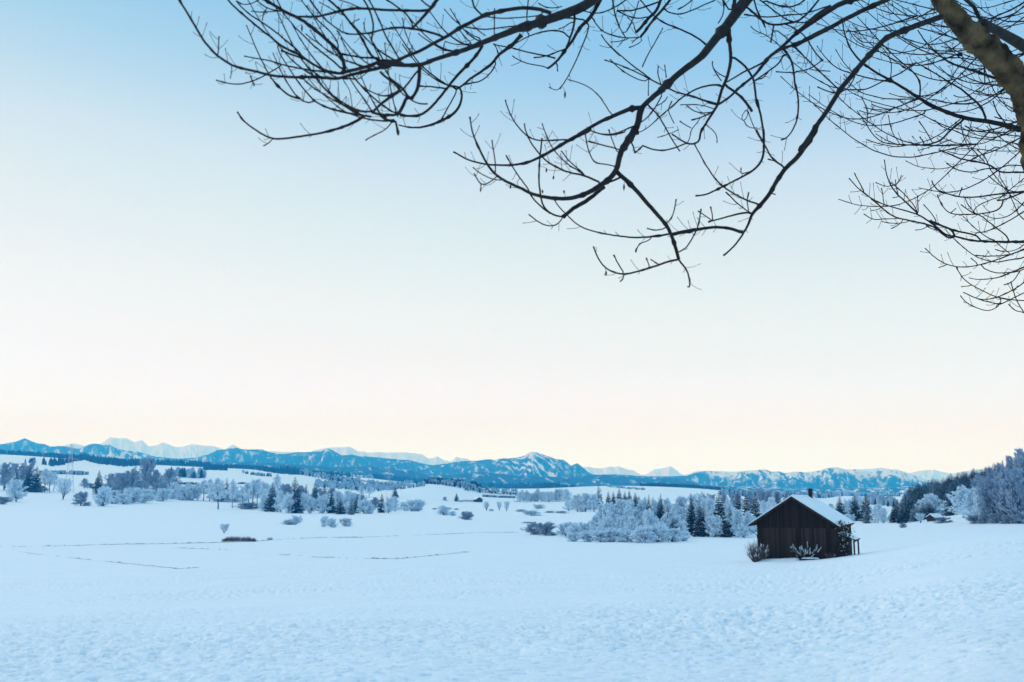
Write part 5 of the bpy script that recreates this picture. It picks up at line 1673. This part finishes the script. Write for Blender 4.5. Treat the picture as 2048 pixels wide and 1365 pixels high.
rp *= 1 + .22 * noise(t1 * 38, t1 * 0 + 3) + .12 * noise(t1 * 90, t1 * 0)
trk = MB(); trk.tube(cp, rp, 22, 0)
vv = trk.v[0]
kk = np.repeat(t1, 22); th_ = np.tile(np.arange(22), 260)
cc = np.repeat(cp, 22, 0); off = vv - cc
off *= (1 + .30 * noise(kk * 48 + 5, np.cos(th_ * .2856) * 1.3 + 9) + .20 * noise(kk * 120, np.sin(th_ * .2856) * 2.5))[:, None]
trk.v[0] = cc + off
trk.build("trunk", M_TRUNK, near, smooth=True, world=True)
# heavier limbs that leave the leader outside the frame and reach in from above
for c, w in (([(1196 - 0, -7, 5.6), (1290, -70, 5.9), (1440, -150, 6.3), (1640, -220, 6.5), (1802, -262, 6.6)], (17, 20, 24, 28, 30)),
             ([(1497, -6, 6.0), (1530, -70, 6.15), (1620, -160, 6.4), (1720, -250, 6.6), (1785, -380, 6.7)], (19, 22, 25, 26, 26)),
             ([(1727, -7, 6.2), (1790, -40, 6.4), (1850, -100, 6.7)], (9, 12, 14)),
             ([(1779, -3, 6.2), (1815, -30, 6.5), (1862, -55, 6.8)], (8, 11, 13))):
    q = np.array([P(*a) for a in c]); tt = np.linspace(0, 1, len(c)); tq = np.linspace(0, 1, 24)
    q = np.stack([np.interp(tq, tt, q[:, i]) for i in range(3)], 1)
    for _ in range(2): q[1:-1] = .25 * q[:-2] + .5 * q[1:-1] + .25 * q[2:]
    mb = MB(); mb.tube(q, np.interp(tq, tt, np.array(w) * .5 * 6.2 / F), 10)
    mb.build("branch", M_BARK, near, smooth=True, world=True)
# dark limb passing behind the leader
for c, w in (([(1963, 45, 7.3), (1995, 62, 7.6), (2030, 82, 7.9), (2075, 110, 8.2), (2180, 170, 8.8)], (18, 20, 24, 26, 28)),
             ([(1918, -12, 7.0), (1948, 14, 7.3), (1958, 36, 7.4), (1990, 60, 7.6)], (7, 8, 8, 8))):
    q = np.array([P(*a) for a in c]); tt = np.linspace(0, 1, len(c)); tq = np.linspace(0, 1, 24)
    q = np.stack([np.interp(tq, tt, q[:, i]) for i in range(3)], 1)
    mb = MB(); mb.tube(q, np.interp(tq, tt, np.array(w) * .5 * 7.6 / F), 9)
    mb.build("branch", M_BARK, near, smooth=True, world=True)
LN = bare_tree(NEAR, (3.2, 8.5), 21, near, 4.4, .5, 32, M_BARK, 1.34)
# a few dry seed pods still hanging
for a, b, h in ((1093, 341, 9), (1107, 356, 8), (1021, 374, 9), (1248, 375, 14), (1272, 502, 9), (1212, 547, 11), (1130, 190, 15), (604, 57, 16), (1128, 384, 7), (1085, 384, 7)):
    k = min(LN, key=lambda L: ds_all(L['c'], (a, b)))
    j = int(np.argmin(np.hypot(k['c'][:, 0] - a, k['c'][:, 1] - (b - h))))
    d = k['d'][j]
    p0 = P(*k['c'][j], d); p1 = P(a, b - h * .5, d); p2 = P(a, b, d); p3 = P(a - .3, b + h * .5, d)
    mb = MB(); u = d / F
    mb.tube([p0, (p0 + p1) / 2, p1], .5 * u, 4)
    mb.tube([p1, (p1 + p2) / 2, p2, (p2 + p3) / 2, p3], np.array((.5, 1.7, 2.2, 1.5, .4)) * u, 6)
    mb.build("seed_pod", M_SEED, near, world=True)

far_t = empty("ash_tree", on_ground(2330, 13.5))
tag(far_t, "second bare ash behind the near one, fine sharp twigs at the right edge", "tree")
trk = MB()
fp = np.array([on_ground(2330, 13.5) - np.array((0, 0, .3)), P(2320, 1000, 13.4), P(2300, 780, 13.2), P(2270, 560, 13), P(2230, 360, 12.9), P(2200, 150, 12.8), P(2180, -60, 12.8), P(2170, -400, 12.8)])
tt = np.linspace(0, 1, len(fp)); tq = np.linspace(0, 1, 40)
fp = np.stack([np.interp(tq, tt, fp[:, i]) for i in range(3)], 1)
trk.tube(fp, np.interp(tq, [0, .1, .6, 1], [.34, .27, .16, .06]), 12)
trk.build("trunk", M_TRUNK, far_t, smooth=True, world=True)
for a, b in (((2115, 267, 13), (2230, 400, 12.9)), ((2066, 485, 11), (2268, 560, 13)), ((2066, 383, 11), (2235, 440, 12.9)), ((2066, 603, 11), (2300, 740, 13.2)), ((2066, 492, 11), (2290, 650, 13.1)), ((2066, 345, 11), (2225, 380, 12.9)), ((2066, 417, 11), (2260, 520, 13)), ((2066, 576, 11), (2295, 700, 13.2)), ((2031, 170, 12.4), (2205, 250, 12.8))):
    q = np.stack([P(*a), (P(*a) + P(*b)) / 2 + np.array((0, 0, .05)), P(*b)])
    mb = MB(); mb.tube(q, [.02, .03, .045], 7); mb.build("branch", M_BARK, far_t, smooth=True, world=True)
bare_tree(FAR, (9.5, 15), 33, far_t, 3.6, .8, 24, M_BARK)
